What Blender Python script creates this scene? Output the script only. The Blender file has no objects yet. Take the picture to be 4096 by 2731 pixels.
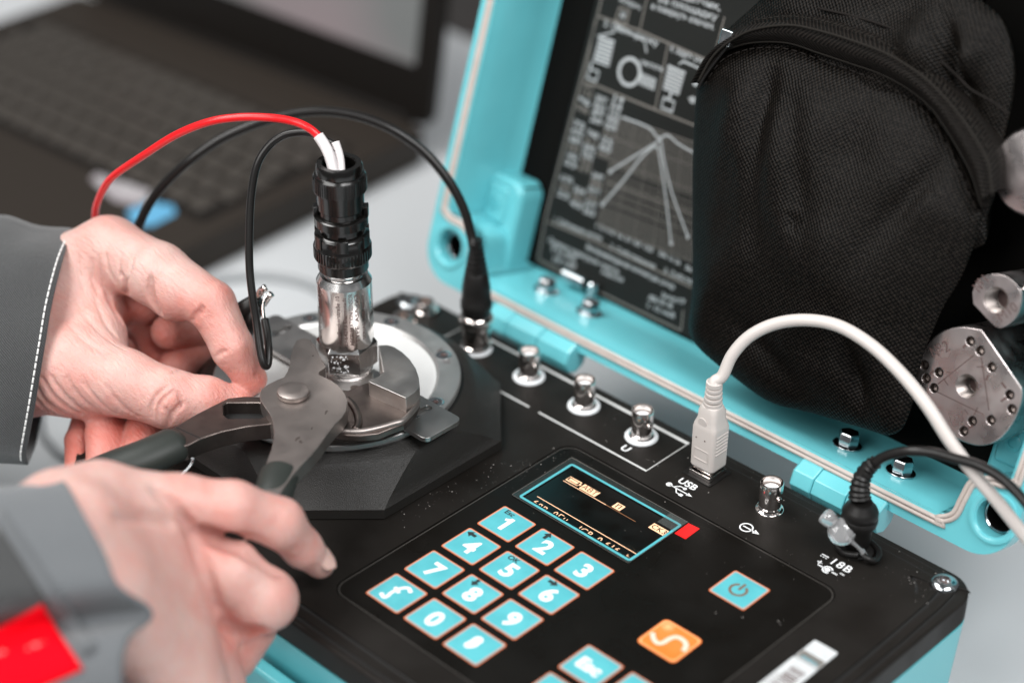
import bpy, bmesh, math, random
import numpy as np
from mathutils import Vector, Matrix
rng = random.Random(7)
SC = bpy.context.scene
COL = SC.collection
MM = 0.001
PI = math.pi

# ------------------------------------------------------------------ camera
# world axes: x along the rear edge of the instrument, y towards its hinge, z up; helpers work in millimetres
RC = np.array([[0.720682, 0.693211, 0.008725], [0.375294, -0.379523, -0.845645], [-0.5829, 0.612715, -0.533674]])
CC = np.array([423.69, -382.82, 473.16])
FPX = 7681.7
cam = bpy.data.cameras.new("camera")
camo = bpy.data.objects.new("camera", cam)
COL.objects.link(camo)
mw = Matrix(((RC[0][0], -RC[1][0], -RC[2][0], CC[0]*MM), (RC[0][1], -RC[1][1], -RC[2][1], CC[1]*MM),
             (RC[0][2], -RC[1][2], -RC[2][2], CC[2]*MM), (0, 0, 0, 1)))
camo.matrix_world = mw
cam.sensor_width = 36
cam.lens = FPX * 36 / 4096
cam.clip_start = 0.01
cam.clip_end = 50
cam.dof.use_dof = True
cam.dof.focus_distance = 0.778
cam.dof.aperture_fstop = 3.4
SC.camera = camo

# ------------------------------------------------------------------ light
W = bpy.data.worlds.new("World")
SC.world = W
W.use_nodes = True
W.node_tree.nodes["Background"].inputs[0].default_value = (0.93, 0.97, 1.0, 1)
W.node_tree.nodes["Background"].inputs[1].default_value = 0.16
SC.view_settings.view_transform = 'Standard'
SC.view_settings.look = 'None'
SC.view_settings.exposure = 0.0
SC.view_settings.gamma = 1.0

def area(name, loc, target, sx, sy, power, col=(1, 1, 1)):
    l = bpy.data.lights.new(name, 'AREA')
    l.shape = 'RECTANGLE'; l.size = sx; l.size_y = sy; l.energy = power; l.color = col
    o = bpy.data.objects.new(name, l); COL.objects.link(o)
    o.location = loc
    d = Vector(target) - Vector(loc)
    o.rotation_euler = d.to_track_quat('-Z', 'Y').to_euler()
    return o
area("ceiling_lamp", (-0.75, -0.35, 1.5), (0, 0.05, 0), 0.9, 0.7, 20, (1, 0.99, 0.97))
area("ceiling_lamp", (0.95, -0.1, 1.35), (0, 0.12, 0), 1.0, 0.6, 25, (1, 1, 1))
area("room_lamp", (-0.15, -1.35, 1.25), (0, 0.1, 0), 1.4, 0.8, 22, (1, 0.99, 0.97))

# ------------------------------------------------------------------ photo geometry helpers (mm)
FS = 4096 / 2352
def ray(x, y):
    return RC.T @ np.array([(x*FS-2048)/FPX, (y*FS-1365.5)/FPX, 1.0])
def pax(x, y, ax, val):
    d = ray(x, y); return CC + d*(val-CC[ax])/d[ax]
def pz(x, y, z): return pax(x, y, 2, z)
def pd(x, y, dep): return CC + ray(x, y)*dep
def depth_of(X): return float((RC @ (np.array(X)-CC))[2])
def topx(X):
    q = RC @ (np.array(X, float)-CC); return (2048+FPX*q[0]/q[2])/FS, (1365.5+FPX*q[1]/q[2])/FS
LA = math.radians(72)
LO = np.array([0, 171.0, 0]); LW = np.array([0, math.cos(LA), math.sin(LA)]); LN = np.array([0, -math.sin(LA), math.cos(LA)])
def lid(u, w, d=0.0):      # point of the lid: u along hinge, w up the lid, d behind the rim plane
    return np.array([u, 0, 0]) + LO + LW*w - LN*d
def plid(x, y, d=0.0):
    r = ray(x, y); o = LO-LN*d
    X = CC + r*((o-CC) @ LN)/(r @ LN)
    return (X[0], (X-o) @ LW)
# enlarged views used for measuring -> picture coordinates
def cL(x, y): return ((1700+x*.861)/FS, y*.861/FS)
def cG(x, y): return ((3100+x*.7655)/FS, (1100+y*.7655)/FS)
def cB(x, y): return ((2700+x*1.148)/FS, y*1.148/FS)
def cH(x, y): return ((2600+x*.6377)/FS, y*.6377/FS)
def cJ(x, y): return ((2400+x*.7211)/FS, (1700+y*.7211)/FS)
def cS(x, y): return ((900+x*.6377)/FS, (1100+y*.6377)/FS)
def cP(x, y): return ((300+x*.5102)/FS, (1300+y*.5102)/FS)
def c2(x, y): return (x*.4027, 459.4+y*.4027)
def c3(x, y): return (x*.3776, 976.2+y*.3776)

# ------------------------------------------------------------------ materials
def mat(name, base, rough=0.5, metal=0.0, spec=0.5, coat=0.0, sss=0.0, emit=None, es=0.0, alpha=1.0, trans=0.0,
        noise=None, bump=None, bump2=None, rnoise=None, aniso=0.0, sheen=0.0, uv=False):
    """noise=(scale per mm, amount, colour2) bump=(scale per mm, strength, distance mm)"""
    m = bpy.data.materials.new(name); m.use_nodes = True
    nt = m.node_tree; b = nt.nodes["Principled BSDF"]
    b.inputs["Base Color"].default_value = (*base, 1)
    b.inputs["Roughness"].default_value = rough
    b.inputs["Metallic"].default_value = metal
    b.inputs["Specular IOR Level"].default_value = spec
    b.inputs["Coat Weight"].default_value = coat
    b.inputs["Coat Roughness"].default_value = 0.12
    b.inputs["Anisotropic"].default_value = aniso
    b.inputs["Sheen Weight"].default_value = sheen
    if sss:
        b.inputs["Subsurface Weight"].default_value = sss
        b.inputs["Subsurface Radius"].default_value = (1.0, 0.32, 0.16)
        b.inputs["Subsurface Scale"].default_value = 0.0035
    if emit:
        b.inputs["Emission Color"].default_value = (*emit, 1); b.inputs["Emission Strength"].default_value = es
    b.inputs["Alpha"].default_value = alpha
    b.inputs["Transmission Weight"].default_value = trans
    tc = nt.nodes.new("ShaderNodeTexCoord"); mp = nt.nodes.new("ShaderNodeMapping")
    mp.inputs["Scale"].default_value = (1000, 1000, 1000)
    nt.links.new(tc.outputs["Object"], mp.inputs[0])
    def nz(scale, detail=3):
        n = nt.nodes.new("ShaderNodeTexNoise"); n.inputs["Scale"].default_value = scale; n.inputs["Detail"].default_value = detail
        nt.links.new(mp.outputs[0], n.inputs["Vector"]); return n
    if noise:
        n = nz(noise[0]); r = nt.nodes.new("ShaderNodeMapRange"); r.inputs[1].default_value = .38; r.inputs[2].default_value = .66
        r.inputs[4].default_value = noise[1]
        mx = nt.nodes.new("ShaderNodeMix"); mx.data_type = 'RGBA'
        mx.inputs[6].default_value = (*base, 1); mx.inputs[7].default_value = (*noise[2], 1)
        nt.links.new(n.outputs[0], r.inputs[0]); nt.links.new(r.outputs[0], mx.inputs[0]); nt.links.new(mx.outputs[2], b.inputs["Base Color"])
    if rnoise:
        n = nz(rnoise[0]); r = nt.nodes.new("ShaderNodeMapRange"); r.inputs[1].default_value = .35; r.inputs[2].default_value = .65
        r.inputs[3].default_value = rnoise[1]; r.inputs[4].default_value = rnoise[2]
        nt.links.new(n.outputs[0], r.inputs[0]); nt.links.new(r.outputs[0], b.inputs["Roughness"])
    last = None
    for bp in (bump, bump2):
        if bp:
            n = nz(bp[0], 2); q = nt.nodes.new("ShaderNodeBump"); q.inputs["Strength"].default_value = bp[1]
            q.inputs["Distance"].default_value = bp[2]*MM
            if len(bp) > 3:
                mp2 = nt.nodes.new("ShaderNodeMapping"); mp2.inputs["Scale"].default_value = tuple(1000*k for k in bp[3])
                nt.links.new(tc.outputs["Object"], mp2.inputs[0]); nt.links.new(mp2.outputs[0], n.inputs["Vector"])
            nt.links.new(n.outputs[0], q.inputs["Height"])
            if last: nt.links.new(last.outputs[0], q.inputs["Normal"])
            last = q
    if last: nt.links.new(last.outputs[0], b.inputs["Normal"])
    return m
M = {}
M['black'] = mat('black_panel', (.0085, .007, .0058), .52, spec=.2, bump=(2.6, .5, .12), noise=(.05, .5, (.0155, .0135, .012)), rnoise=(.03, .42, .62))
M['dome'] = mat('grained_black', (.014, .0125, .011), .45, spec=.4, bump=(2.4, .9, .28), noise=(.06, .4, (.018, .0165, .015)))
M['groove'] = mat('groove_black', (.008, .008, .008), .7)
M['memb'] = mat('membrane', (.005, .0042, .0034), .36, spec=.2, rnoise=(.05, .26, .45), bump=(.03, .12, .5))
M['glassblk'] = mat('display_glass', (.004, .0035, .003), .12, coat=.4, rnoise=(.1, .08, .2))
M['edge'] = mat('edge_glint_grey', (.06, .055, .05), .4)
M['clearfilm'] = mat('clear_film_sticker', (.2, .22, .21), .12, alpha=.13)
M['film'] = mat('clear_film', (.035, .042, .040), .16, alpha=.55, rnoise=(.2, .1, .3))
M['teal'] = mat('teal_paint', (.155, .575, .635), .3, coat=.35, noise=(.035, .6, (.135, .52, .58)), bump=(.35, .10, .15))
M['teald'] = mat('teal_paint_case', (.13, .52, .57), .35, coat=.2, noise=(.02, .3, (.085, .45, .53)), bump=(.4, .12, .15))
M['keyteal'] = mat('key_teal', (.098, .44, .49), .35, noise=(.12, .7, (.075, .375, .425)))
M['keyborder'] = mat('key_border', (.40, .35, .32), .4)
M['keyorange'] = mat('key_orange_rim', (.62, .15, .05), .4)
M['orange'] = mat('orange_button', (.88, .19, .03), .35, noise=(.1, .5, (.90, .27, .07)))
M['orangelt'] = mat('orange_light', (.93, .42, .18), .4)
M['pinklt'] = mat('pale_pink_print', (.90, .62, .50), .4)
M['white'] = mat('white_print', (.84, .85, .86), .4)
M['whiteline'] = mat('white_line_print', (.62, .62, .61), .5)
M['darkprint'] = mat('black_print', (.02, .03, .03), .5)
M['brownprint'] = mat('brown_print', (.17, .12, .085), .5)
M['blueline'] = mat('blue_line_print', (.10, .50, .62), .4)
M['amber'] = mat('amber_pixels', (.5, .3, .18), .5, emit=(1, .62, .38), es=.95)
M['amberdim'] = mat('amber_dim_line', (.2, .1, .05), .5, emit=(1, .42, .16), es=.33)
M['red'] = mat('red_sticker', (.86, .012, .012), .4)
M['wred'] = mat('red_insulation', (.80, .008, .012), .33, coat=.15)
M['wblk'] = mat('black_insulation', (.009, .008, .0075), .33, spec=.4, bump=(.5, .08, .2))
M['wwhite'] = mat('white_sleeving', (.80, .75, .75), .5)
M['rubber'] = mat('black_rubber', (.008, .0072, .0068), .42, spec=.35, bump=(.8, .1, .1))
M['plug'] = mat('anodised_black', (.004, .0035, .003), .22, metal=.0, coat=.15, spec=.6)
M['ivory'] = mat('ivory_plastic', (.60, .55, .52), .38, bump=(1.2, .08, .08))
M['steel'] = mat('turned_steel', (.78, .76, .75), .25, metal=1, aniso=.3, bump=(.25, .12, .08, (.15, .15, 3.)), rnoise=(.15, .14, .28))
M['plate'] = mat('brushed_plate', (.48, .46, .45), .36, metal=1, bump=(.5, .14, .08, (.25, 2.2, 1)), rnoise=(.08, .3, .44))
M['ring'] = mat('satin_ring', (.64, .63, .62), .40, metal=.9, noise=(.03, .5, (.46, .46, .45)), rnoise=(.1, .34, .46))
M['chrome'] = mat('nickel', (.78, .72, .69), .09, metal=1, rnoise=(.2, .06, .16))
M['zinc'] = mat('zinc_bolt', (.55, .58, .60), .2, metal=1, rnoise=(.2, .1, .26))
M['jaw'] = mat('jaw_steel', (.60, .57, .55), .42, metal=1, bump=(.45, .3, .10, (2.2, .2, .2)), noise=(.09, .55, (.48, .445, .42)), rnoise=(.08, .34, .5))
M['lever'] = mat('lever_steel', (.40, .355, .335), .44, metal=1, noise=(.03, .35, (.33, .29, .27)), bump=(2.0, .06, .04), rnoise=(.12, .40, .47))
M['leverdk'] = mat('dark_steel', (.20, .165, .15), .38, metal=1, noise=(.1, .6, (.10, .08, .075)), bump=(.5, .3, .2))
M['oilstain'] = mat('oil_stain', (.10, .08, .072), .5, metal=.6)
M['grip'] = mat('dark_green_grip', (.023, .027, .024), .5, spec=.35, bump=(1.4, .3, .15), noise=(.08, .5, (.031, .036, .032)))
M['whitemem'] = mat('white_membrane', (.72, .72, .71), .5)
M['gasket'] = mat('gasket_grey_pink', (.56, .49, .45), .6, noise=(.15, .5, (.48, .41, .37)))
M['sheet'] = mat('black_sheet', (.012, .0125, .0115), .5, spec=.2, noise=(.02, .4, (.016, .0165, .015)))
M['foam'] = mat('black_foam', (.004, .0035, .003), .85, spec=.1)
M['print'] = mat('white_sheet_print', (.42, .44, .45), .5)
M['printdim'] = mat('grey_sheet_print', (.17, .155, .14), .5)
M['alu'] = mat('milled_aluminium', (.63, .57, .56), .3, metal=1, noise=(.04, .5, (.55, .46, .45)), bump=(.22, .2, .12, (.4, 1.6, .4)), rnoise=(.1, .24, .4))
M['engrave'] = mat('engraving', (.10, .06, .055), .6)
M['table'] = mat('table_laminate', (.60, .615, .63), .45, noise=(.006, .4, (.57, .585, .60)))
M['floor'] = mat('floor_far', (.10, .088, .082), .6, noise=(.002, .6, (.15, .14, .135)))
M['laptop'] = mat('laptop_plastic', (.028, .022, .0175), .5, spec=.25, bump=(.8, .1, .1))
M['bezel'] = mat('laptop_bezel', (.008, .0065, .0055), .4, spec=.2)
M['keycap'] = mat('laptop_key', (.055, .047, .040), .3, spec=.5)
M['stickw'] = mat('sticker_white', (.45, .43, .44), .4, noise=(.12, .8, (.28, .24, .26)))
M['stickb'] = mat('sticker_blue', (.12, .38, .60), .4)
M['stitch'] = mat('white_thread', (.75, .75, .74), .7)
M['stitchd'] = mat('dark_thread', (.014, .012, .011), .9, spec=.1)
M['rubcap'] = mat('grey_silicone', (.70, .70, .71), .14, trans=.7, coat=.5)
M['dust'] = mat('dust_specks', (.62, .58, .55), .8)
M['label'] = mat('silver_label', (.60, .62, .63), .5, noise=(.4, .4, (.45, .47, .48)))
M['coil'] = mat('zip_coil', (.014, .012, .010), .7, spec=.15)
M['whitering'] = mat('white_washer', (.80, .82, .84), .35)
M['nail'] = mat('fingernail', (.62, .39, .345), .3, sss=.3, coat=.15)

# laptop screen: a soft gradient picture seen at an angle
def screen_mat():
    m = bpy.data.materials.new('lit_screen'); m.use_nodes = True; nt = m.node_tree; b = nt.nodes["Principled BSDF"]
    b.inputs["Base Color"].default_value = (.03, .03, .03, 1); b.inputs["Roughness"].default_value = .4
    tc = nt.nodes.new("ShaderNodeTexCoord"); mp = nt.nodes.new("ShaderNodeMapping"); mp.inputs["Scale"].default_value = (6, 6, 6)
    n = nt.nodes.new("ShaderNodeTexNoise"); n.inputs["Scale"].default_value = 1.6; n.inputs["Detail"].default_value = 0
    cr = nt.nodes.new("ShaderNodeValToRGB")
    cr.color_ramp.elements[0].position = .35; cr.color_ramp.elements[0].color = (.23, .24, .235, 1)
    cr.color_ramp.elements[1].position = .62; cr.color_ramp.elements[1].color = (.36, .29, .30, 1)
    nt.links.new(tc.outputs["Object"], mp.inputs[0]); nt.links.new(mp.outputs[0], n.inputs["Vector"]); nt.links.new(n.outputs[0], cr.inputs[0])
    nt.links.new(cr.outputs[0], b.inputs["Emission Color"]); b.inputs["Emission Strength"].default_value = .62
    return m
M['screen'] = screen_mat()

def fabric_mat(name, c1, c2, pitch, strength, rough=.75, sheen=.3, twill=False, spec=.2):
    m = bpy.data.materials.new(name); m.use_nodes = True; nt = m.node_tree; b = nt.nodes["Principled BSDF"]
    b.inputs["Specular IOR Level"].default_value = spec; b.inputs["Roughness"].default_value = rough; b.inputs["Sheen Weight"].default_value = sheen; b.inputs["Sheen Roughness"].default_value = .5
    uv = nt.nodes.new("ShaderNodeUVMap"); uv.uv_map = "UVMap"
    sp = nt.nodes.new("ShaderNodeSeparateXYZ"); nt.links.new(uv.outputs[0], sp.inputs[0])
    def math_(op, a, b_=None, v=None):
        n = nt.nodes.new("ShaderNodeMath"); n.operation = op
        nt.links.new(a, n.inputs[0])
        if b_ is not None: nt.links.new(b_, n.inputs[1])
        elif v is not None: n.inputs[1].default_value = v
        return n.outputs[0]
    k = 2*PI/pitch
    nw = nt.nodes.new("ShaderNodeTexNoise"); nw.inputs["Scale"].default_value = .12; nt.links.new(uv.outputs[0], nw.inputs["Vector"])
    wob = math_('MULTIPLY', nw.outputs[0], v=.9)
    ux = math_('MULTIPLY', math_('ADD', sp.outputs[0], wob), v=k); uy = math_('MULTIPLY', math_('ADD', sp.outputs[1], wob), v=k)
    if twill == 2:
        pp = math_('PINGPONG', sp.outputs[1], v=4.2); h = math_('SINE', math_('ADD', ux, math_('MULTIPLY', pp, v=k)))
    elif twill: h = math_('SINE', math_('ADD', ux, uy))
    else: h = math_('MULTIPLY', math_('SINE', ux), math_('SINE', uy))
    n2 = nt.nodes.new("ShaderNodeTexNoise"); n2.inputs["Scale"].default_value = 1.1/pitch; nt.links.new(uv.outputs[0], n2.inputs["Vector"])
    hh = math_('ADD', math_('MULTIPLY', h, v=.5), n2.outputs[0])
    r = nt.nodes.new("ShaderNodeMapRange"); r.inputs[1].default_value = .35; r.inputs[2].default_value = .95; nt.links.new(hh, r.inputs[0])
    mx = nt.nodes.new("ShaderNodeMix"); mx.data_type = 'RGBA'; mx.inputs[6].default_value = (*c1, 1); mx.inputs[7].default_value = (*c2, 1)
    nt.links.new(r.outputs[0], mx.inputs[0]); nt.links.new(mx.outputs[2], b.inputs["Base Color"])
    bp = nt.nodes.new("ShaderNodeBump"); bp.inputs["Strength"].default_value = strength; bp.inputs["Distance"].default_value = .3*MM
    nt.links.new(hh, bp.inputs["Height"]); nt.links.new(bp.outputs[0], b.inputs["Normal"])
    return m
M['bag'] = fabric_mat('woven_nylon', (.0004, .0003, .0002), (.016, .0128, .0105), 1.9, .8, rough=.45, sheen=.0, spec=.10)  # paler thread tops put the weave's glints into the colour
M['band'] = fabric_mat('zip_tape', (.003, .0024, .002), (.016, .013, .011), 1.9, 1.0, rough=.6, twill=2, sheen=.0, spec=.12)
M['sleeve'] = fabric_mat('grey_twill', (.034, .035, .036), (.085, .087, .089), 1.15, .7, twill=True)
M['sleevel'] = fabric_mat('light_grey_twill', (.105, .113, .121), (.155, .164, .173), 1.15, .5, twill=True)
M['redcloth'] = fabric_mat('red_patch_cloth', (.72, .003, .010), (.82, .006, .018), 1.0, .3, rough=.95, sheen=0, spec=.0)

def skin_mat():
    m = bpy.data.materials.new('skin'); m.use_nodes = True; nt = m.node_tree; b = nt.nodes["Principled BSDF"]
    b.inputs["Roughness"].default_value = .43; b.inputs["Specular IOR Level"].default_value = .45
    b.inputs["Subsurface Weight"].default_value = .42; b.inputs["Subsurface Radius"].default_value = (1.0, .28, .16); b.inputs["Subsurface Scale"].default_value = .0035
    tc = nt.nodes.new("ShaderNodeTexCoord"); mp = nt.nodes.new("ShaderNodeMapping"); mp.inputs["Scale"].default_value = (1000,)*3
    nt.links.new(tc.outputs["Object"], mp.inputs[0])
    at = nt.nodes.new("ShaderNodeAttribute"); at.attribute_name = "flush_shade"  # skin flush together with reds painted for shaded hollows
    n = nt.nodes.new("ShaderNodeTexNoise"); n.inputs["Scale"].default_value = .11; n.inputs["Detail"].default_value = 4; nt.links.new(mp.outputs[0], n.inputs["Vector"])
    r = nt.nodes.new("ShaderNodeMapRange"); r.inputs[1].default_value = .35; r.inputs[2].default_value = .7; r.inputs[4].default_value = .26; nt.links.new(n.outputs[0], r.inputs[0])
    ad = nt.nodes.new("ShaderNodeMath"); ad.operation = 'ADD'; ad.use_clamp = True
    nt.links.new(r.outputs[0], ad.inputs[0]); nt.links.new(at.outputs["Fac"], ad.inputs[1])
    mx = nt.nodes.new("ShaderNodeMix"); mx.data_type = 'RGBA'; mx.inputs[6].default_value = (.64, .435, .39, 1); mx.inputs[7].default_value = (.62, .165, .125, 1)
    nt.links.new(ad.outputs[0], mx.inputs[0]); nt.links.new(mx.outputs[2], b.inputs["Base Color"])
    # fine wrinkles: stretched noise ridges and a cell pattern
    def ridge(scale, sx, sy, sz, rot):
        m2 = nt.nodes.new("ShaderNodeMapping"); m2.inputs["Scale"].default_value = (1000*sx, 1000*sy, 1000*sz); m2.inputs["Rotation"].default_value = rot
        nt.links.new(tc.outputs["Object"], m2.inputs[0])
        q = nt.nodes.new("ShaderNodeTexNoise"); q.inputs["Scale"].default_value = scale; q.inputs["Detail"].default_value = 3
        nt.links.new(m2.outputs[0], q.inputs["Vector"]); return q
    q1 = ridge(.55, .35, 1.5, .6, (0, 0, .8)); q2 = nt.nodes.new("ShaderNodeTexVoronoi"); q2.inputs["Scale"].default_value = .75; q2.feature = 'DISTANCE_TO_EDGE'
    nt.links.new(mp.outputs[0], q2.inputs["Vector"])
    b1 = nt.nodes.new("ShaderNodeBump"); b1.inputs["Strength"].default_value = .7; b1.inputs["Distance"].default_value = .8*MM; nt.links.new(q1.outputs[0], b1.inputs["Height"])
    r2 = nt.nodes.new("ShaderNodeMapRange"); r2.inputs[2].default_value = .25; nt.links.new(q2.outputs[0], r2.inputs[0])
    b2 = nt.nodes.new("ShaderNodeBump"); b2.inputs["Strength"].default_value = .28; b2.inputs["Distance"].default_value = .25*MM; nt.links.new(r2.outputs[0], b2.inputs["Height"])
    nt.links.new(b1.outputs[0], b2.inputs["Normal"]); nt.links.new(b2.outputs[0], b.inputs["Normal"])
    return m
M['skin'] = skin_mat()

# ------------------------------------------------------------------ object helpers
def thing(name, label, cat, loc=(0, 0, 0), group=None):
    o = bpy.data.objects.new(name, None); COL.objects.link(o); o.location = tuple(c*MM for c in loc)
    o.empty_display_size = .01
    o['label'] = label; o['category'] = cat; o['_base'] = [float(c) for c in loc]
    if group: o['group'] = group
    return o
def rootbase(o):
    while o is not None:
        if '_base' in o.keys(): return np.array(list(o['_base']))
        o = o.parent
    return np.zeros(3)
def link(name, me, parent=None, label=None, kind=None):
    o = bpy.data.objects.new(name, me); COL.objects.link(o)
    if parent is not None: o.parent = parent
    if label: o['label'] = label
    if kind: o['kind'] = kind
    return o
def mk(name, verts, faces, m, parent=None, smooth=40, bevel=0, bseg=2, label=None, kind=None, uvs=None, subsurf=0):
    base = rootbase(parent)
    V = (np.array(verts, float)-base)*MM
    me = bpy.data.meshes.new(name); me.from_pydata(V.tolist(), [], [list(map(int, f)) for f in faces])
    bm = bmesh.new(); bm.from_mesh(me); bmesh.ops.recalc_face_normals(bm, faces=bm.faces[:]) if len(faces) < 60000 else None
    bm.to_mesh(me); bm.free()
    if uvs is not None:
        ul = me.uv_layers.new(name="UVMap"); U = np.array(uvs, float)
        li = np.zeros(len(me.loops), np.int32); me.loops.foreach_get("vertex_index", li)
        ul.data.foreach_set("uv", U[li].ravel())
    me.materials.append(M[m] if isinstance(m, str) else m)
    if smooth:
        me.shade_smooth()
        if smooth < 180: me.set_sharp_from_angle(angle=math.radians(smooth))
    o = link(name, me, parent, label, kind)
    if bevel:
        b = o.modifiers.new("Bevel", 'BEVEL'); b.width = bevel*MM; b.segments = bseg; b.limit_method = 'ANGLE'; b.angle_limit = math.radians(38)
        b.harden_normals = True
    if subsurf:
        s = o.modifiers.new("Sub", 'SUBSURF'); s.levels = subsurf; s.render_levels = subsurf
    return o
class MB:
    def __init__(s): s.v = []; s.f = []
    def add(s, v, f):
        n = len(s.v); s.v += [tuple(p) for p in v]; s.f += [tuple(i+n for i in q) for q in f]; return s
    def mk(s, name, m, parent=None, **k): return mk(name, s.v, s.f, m, parent, **k)
    def box(s, c, size, ax=None):
        A = np.eye(3) if ax is None else np.array(ax); c = np.array(c, float)
        v = [c + sum(A[i]*size[i]*.5*sg[i] for i in range(3)) for sg in [(a, b, d) for a in (-1, 1) for b in (-1, 1) for d in (-1, 1)]]
        return s.add(v, [(0, 1, 3, 2), (4, 6, 7, 5), (0, 4, 5, 1), (2, 3, 7, 6), (0, 2, 6, 4), (1, 5, 7, 3)])
    def lathe(s, o, axis, prof, n=40, ref=None, closed=False, caps=True):
        """prof = [(r,h)...] around the axis through o"""
        o = np.array(o, float); a = np.array(axis, float); a /= np.linalg.norm(a)
        r0 = np.array(ref if ref is not None else ((1, 0, 0) if abs(a[0]) < .9 else (0, 1, 0)), float); x = r0-a*(r0 @ a); x /= np.linalg.norm(x); y = np.cross(a, x)
        v = []; f = []; k = len(prof)
        for r, h in prof:
            for i in range(n):
                t = 2*PI*i/n; v.append(o+a*h+(x*math.cos(t)+y*math.sin(t))*r)
        for j in range(k-1 if not closed else k):
            jj = (j+1) % k
            for i in range(n):
                f.append((j*n+i, j*n+(i+1) % n, jj*n+(i+1) % n, jj*n+i))
        if not closed and caps:
            if prof[0][0] > 1e-6: f.append(tuple(range(n))[::-1])
            if prof[-1][0] > 1e-6: f.append(tuple((k-1)*n+i for i in range(n)))
        return s.add(v, f)
    def tube(s, pts, r, n=16, caps=True, flat=1.0, up=None):
        P = [np.array(p, float) for p in pts]; R = r if hasattr(r, '__len__') else [r]*len(P)
        T = [P[min(i+1, len(P)-1)]-P[max(i-1, 0)] for i in range(len(P))]; T = [t/np.linalg.norm(t) for t in T]
        u = np.array(up if up is not None else (0, 0, 1.0), float); 
        if abs(u @ T[0]) > .95: u = np.array([1.0, 0, 0])
        v = []; f = []
        for i, p in enumerate(P):
            u = u-T[i]*(u @ T[i]); u /= np.linalg.norm(u); w = np.cross(T[i], u)
            for k in range(n):
                a = 2*PI*k/n; v.append(p+(u*math.cos(a)*flat+w*math.sin(a))*R[i])
        for i in range(len(P)-1):
            for k in range(n): f.append((i*n+k, i*n+(k+1) % n, (i+1)*n+(k+1) % n, (i+1)*n+k))
        if caps: f.append(tuple(range(n))[::-1]); f.append(tuple((len(P)-1)*n+k for k in range(n)))
        return s.add(v, f)
    def prism(s, outer, z0, z1, fn=None, holes=()):
        """outline(s) in 2D extruded between heights z0 and z1; fn maps (x,y,z) to a point"""
        fn = fn or (lambda x, y, z: (x, y, z))
        loops = [list(outer)]+[list(h) for h in holes]
        bm = bmesh.new(); idx = []
        pts = []
        for lp in loops:
            vs = [bm.verts.new((p[0], p[1], 0)) for p in lp]; pts.append(vs)
            for i in range(len(vs)): bm.edges.new((vs[i], vs[(i+1) % len(vs)]))
        bm.verts.index_update()
        if len(loops) == 1: bm.faces.new(pts[0])
        else: bmesh.ops.triangle_fill(bm, edges=bm.edges[:], use_beauty=True)
        bm.verts.ensure_lookup_table(); nv = len(bm.verts)
        co = [(v.co.x, v.co.y) for v in bm.verts]; fc = [[v.index for v in f.verts] for f in bm.faces]
        for f in bm.faces: pass
        lidx = [[v.index for v in lp] for lp in pts]; bm.free()
        if isinstance(z0, (int, float)): zz0 = [z0]*nv
        else: zz0 = z0
        v = [fn(x, y, z0) for x, y in co]+[fn(x, y, z1) for x, y in co]
        F = [tuple(f[::-1]) for f in fc]+[tuple(i+nv for i in f) for f in fc]
        for lp in lidx:
            for i in range(len(lp)): a, b = lp[i], lp[(i+1) % len(lp)]; F.append((a, b, b+nv, a+nv))
        return s.add(v, F)
    def flat(s, outer, fn, holes=()):
        m = MB(); m.prism(outer, 0, 1, fn, holes); h = len(m.v)//2
        return s.add(m.v[:h], [f for f in m.f if max(f) < h])
    def stroke(s, pts, w, fn, closed=False):
        P = [np.array(p[:2], float) for p in pts]; n = len(P); L = []; R_ = []
        for i in range(n):
            a = P[(i-1) % n] if (closed or i > 0) else P[i]; b = P[(i+1) % n] if (closed or i < n-1) else P[i]
            t = b-a; t /= (np.linalg.norm(t)+1e-9); nn = np.array([-t[1], t[0]]); sc = 1.0
            if (closed or 0 < i < n-1):
                t1 = P[i]-a; t1 /= np.linalg.norm(t1)+1e-9; sc = 1/max(.5, abs(t1 @ t))
            L.append(P[i]+nn*w*.5*sc); R_.append(P[i]-nn*w*.5*sc)
        v = [fn(p[0], p[1], 0) for p in L]+[fn(p[0], p[1], 0) for p in R_]
        f = [(i, (i+1) % n, n+(i+1) % n, n+i) for i in range(n if closed else n-1)]
        return s.add(v, f)
def spline(pts, n=8):
    """Catmull-Rom through points of any dimension"""
    P = [np.array(p, float) for p in pts]; out = []
    Q = [2*P[0]-P[1]]+P+[2*P[-1]-P[-2]]
    for i in range(1, len(Q)-2):
        for k in range(n):
            t = k/n
            out.append(.5*((2*Q[i])+(-Q[i-1]+Q[i+1])*t+(2*Q[i-1]-5*Q[i]+4*Q[i+1]-Q[i+2])*t*t+(-Q[i-1]+3*Q[i]-3*Q[i+1]+Q[i+2])*t**3))
    out.append(P[-1]); return out
def cspline(pts, n=6):
    P = [np.array(p, float) for p in pts]; m = len(P); out = []
    for i in range(m):
        a, b, c, d = P[(i-1) % m], P[i], P[(i+1) % m], P[(i+2) % m]
        for k in range(n):
            t = k/n; out.append(.5*((2*b)+(-a+c)*t+(2*a-5*b+4*c-d)*t*t+(-a+3*b-3*c+d)*t**3))
    return out
def rrect(x0, y0, x1, y1, r, n=6):
    out = []
    for cx, cy, a in ((x1-r, y1-r, 0), (x0+r, y1-r, 90), (x0+r, y0+r, 180), (x1-r, y0+r, 270)):
        for k in range(n+1): t = math.radians(a+90*k/n); out.append((cx+r*math.cos(t), cy+r*math.sin(t)))
    return out
def circ(x, y, r, n=24, ry=None): return [(x+r*math.cos(2*PI*i/n), y+(ry or r)*math.sin(2*PI*i/n)) for i in range(n)]
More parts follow.
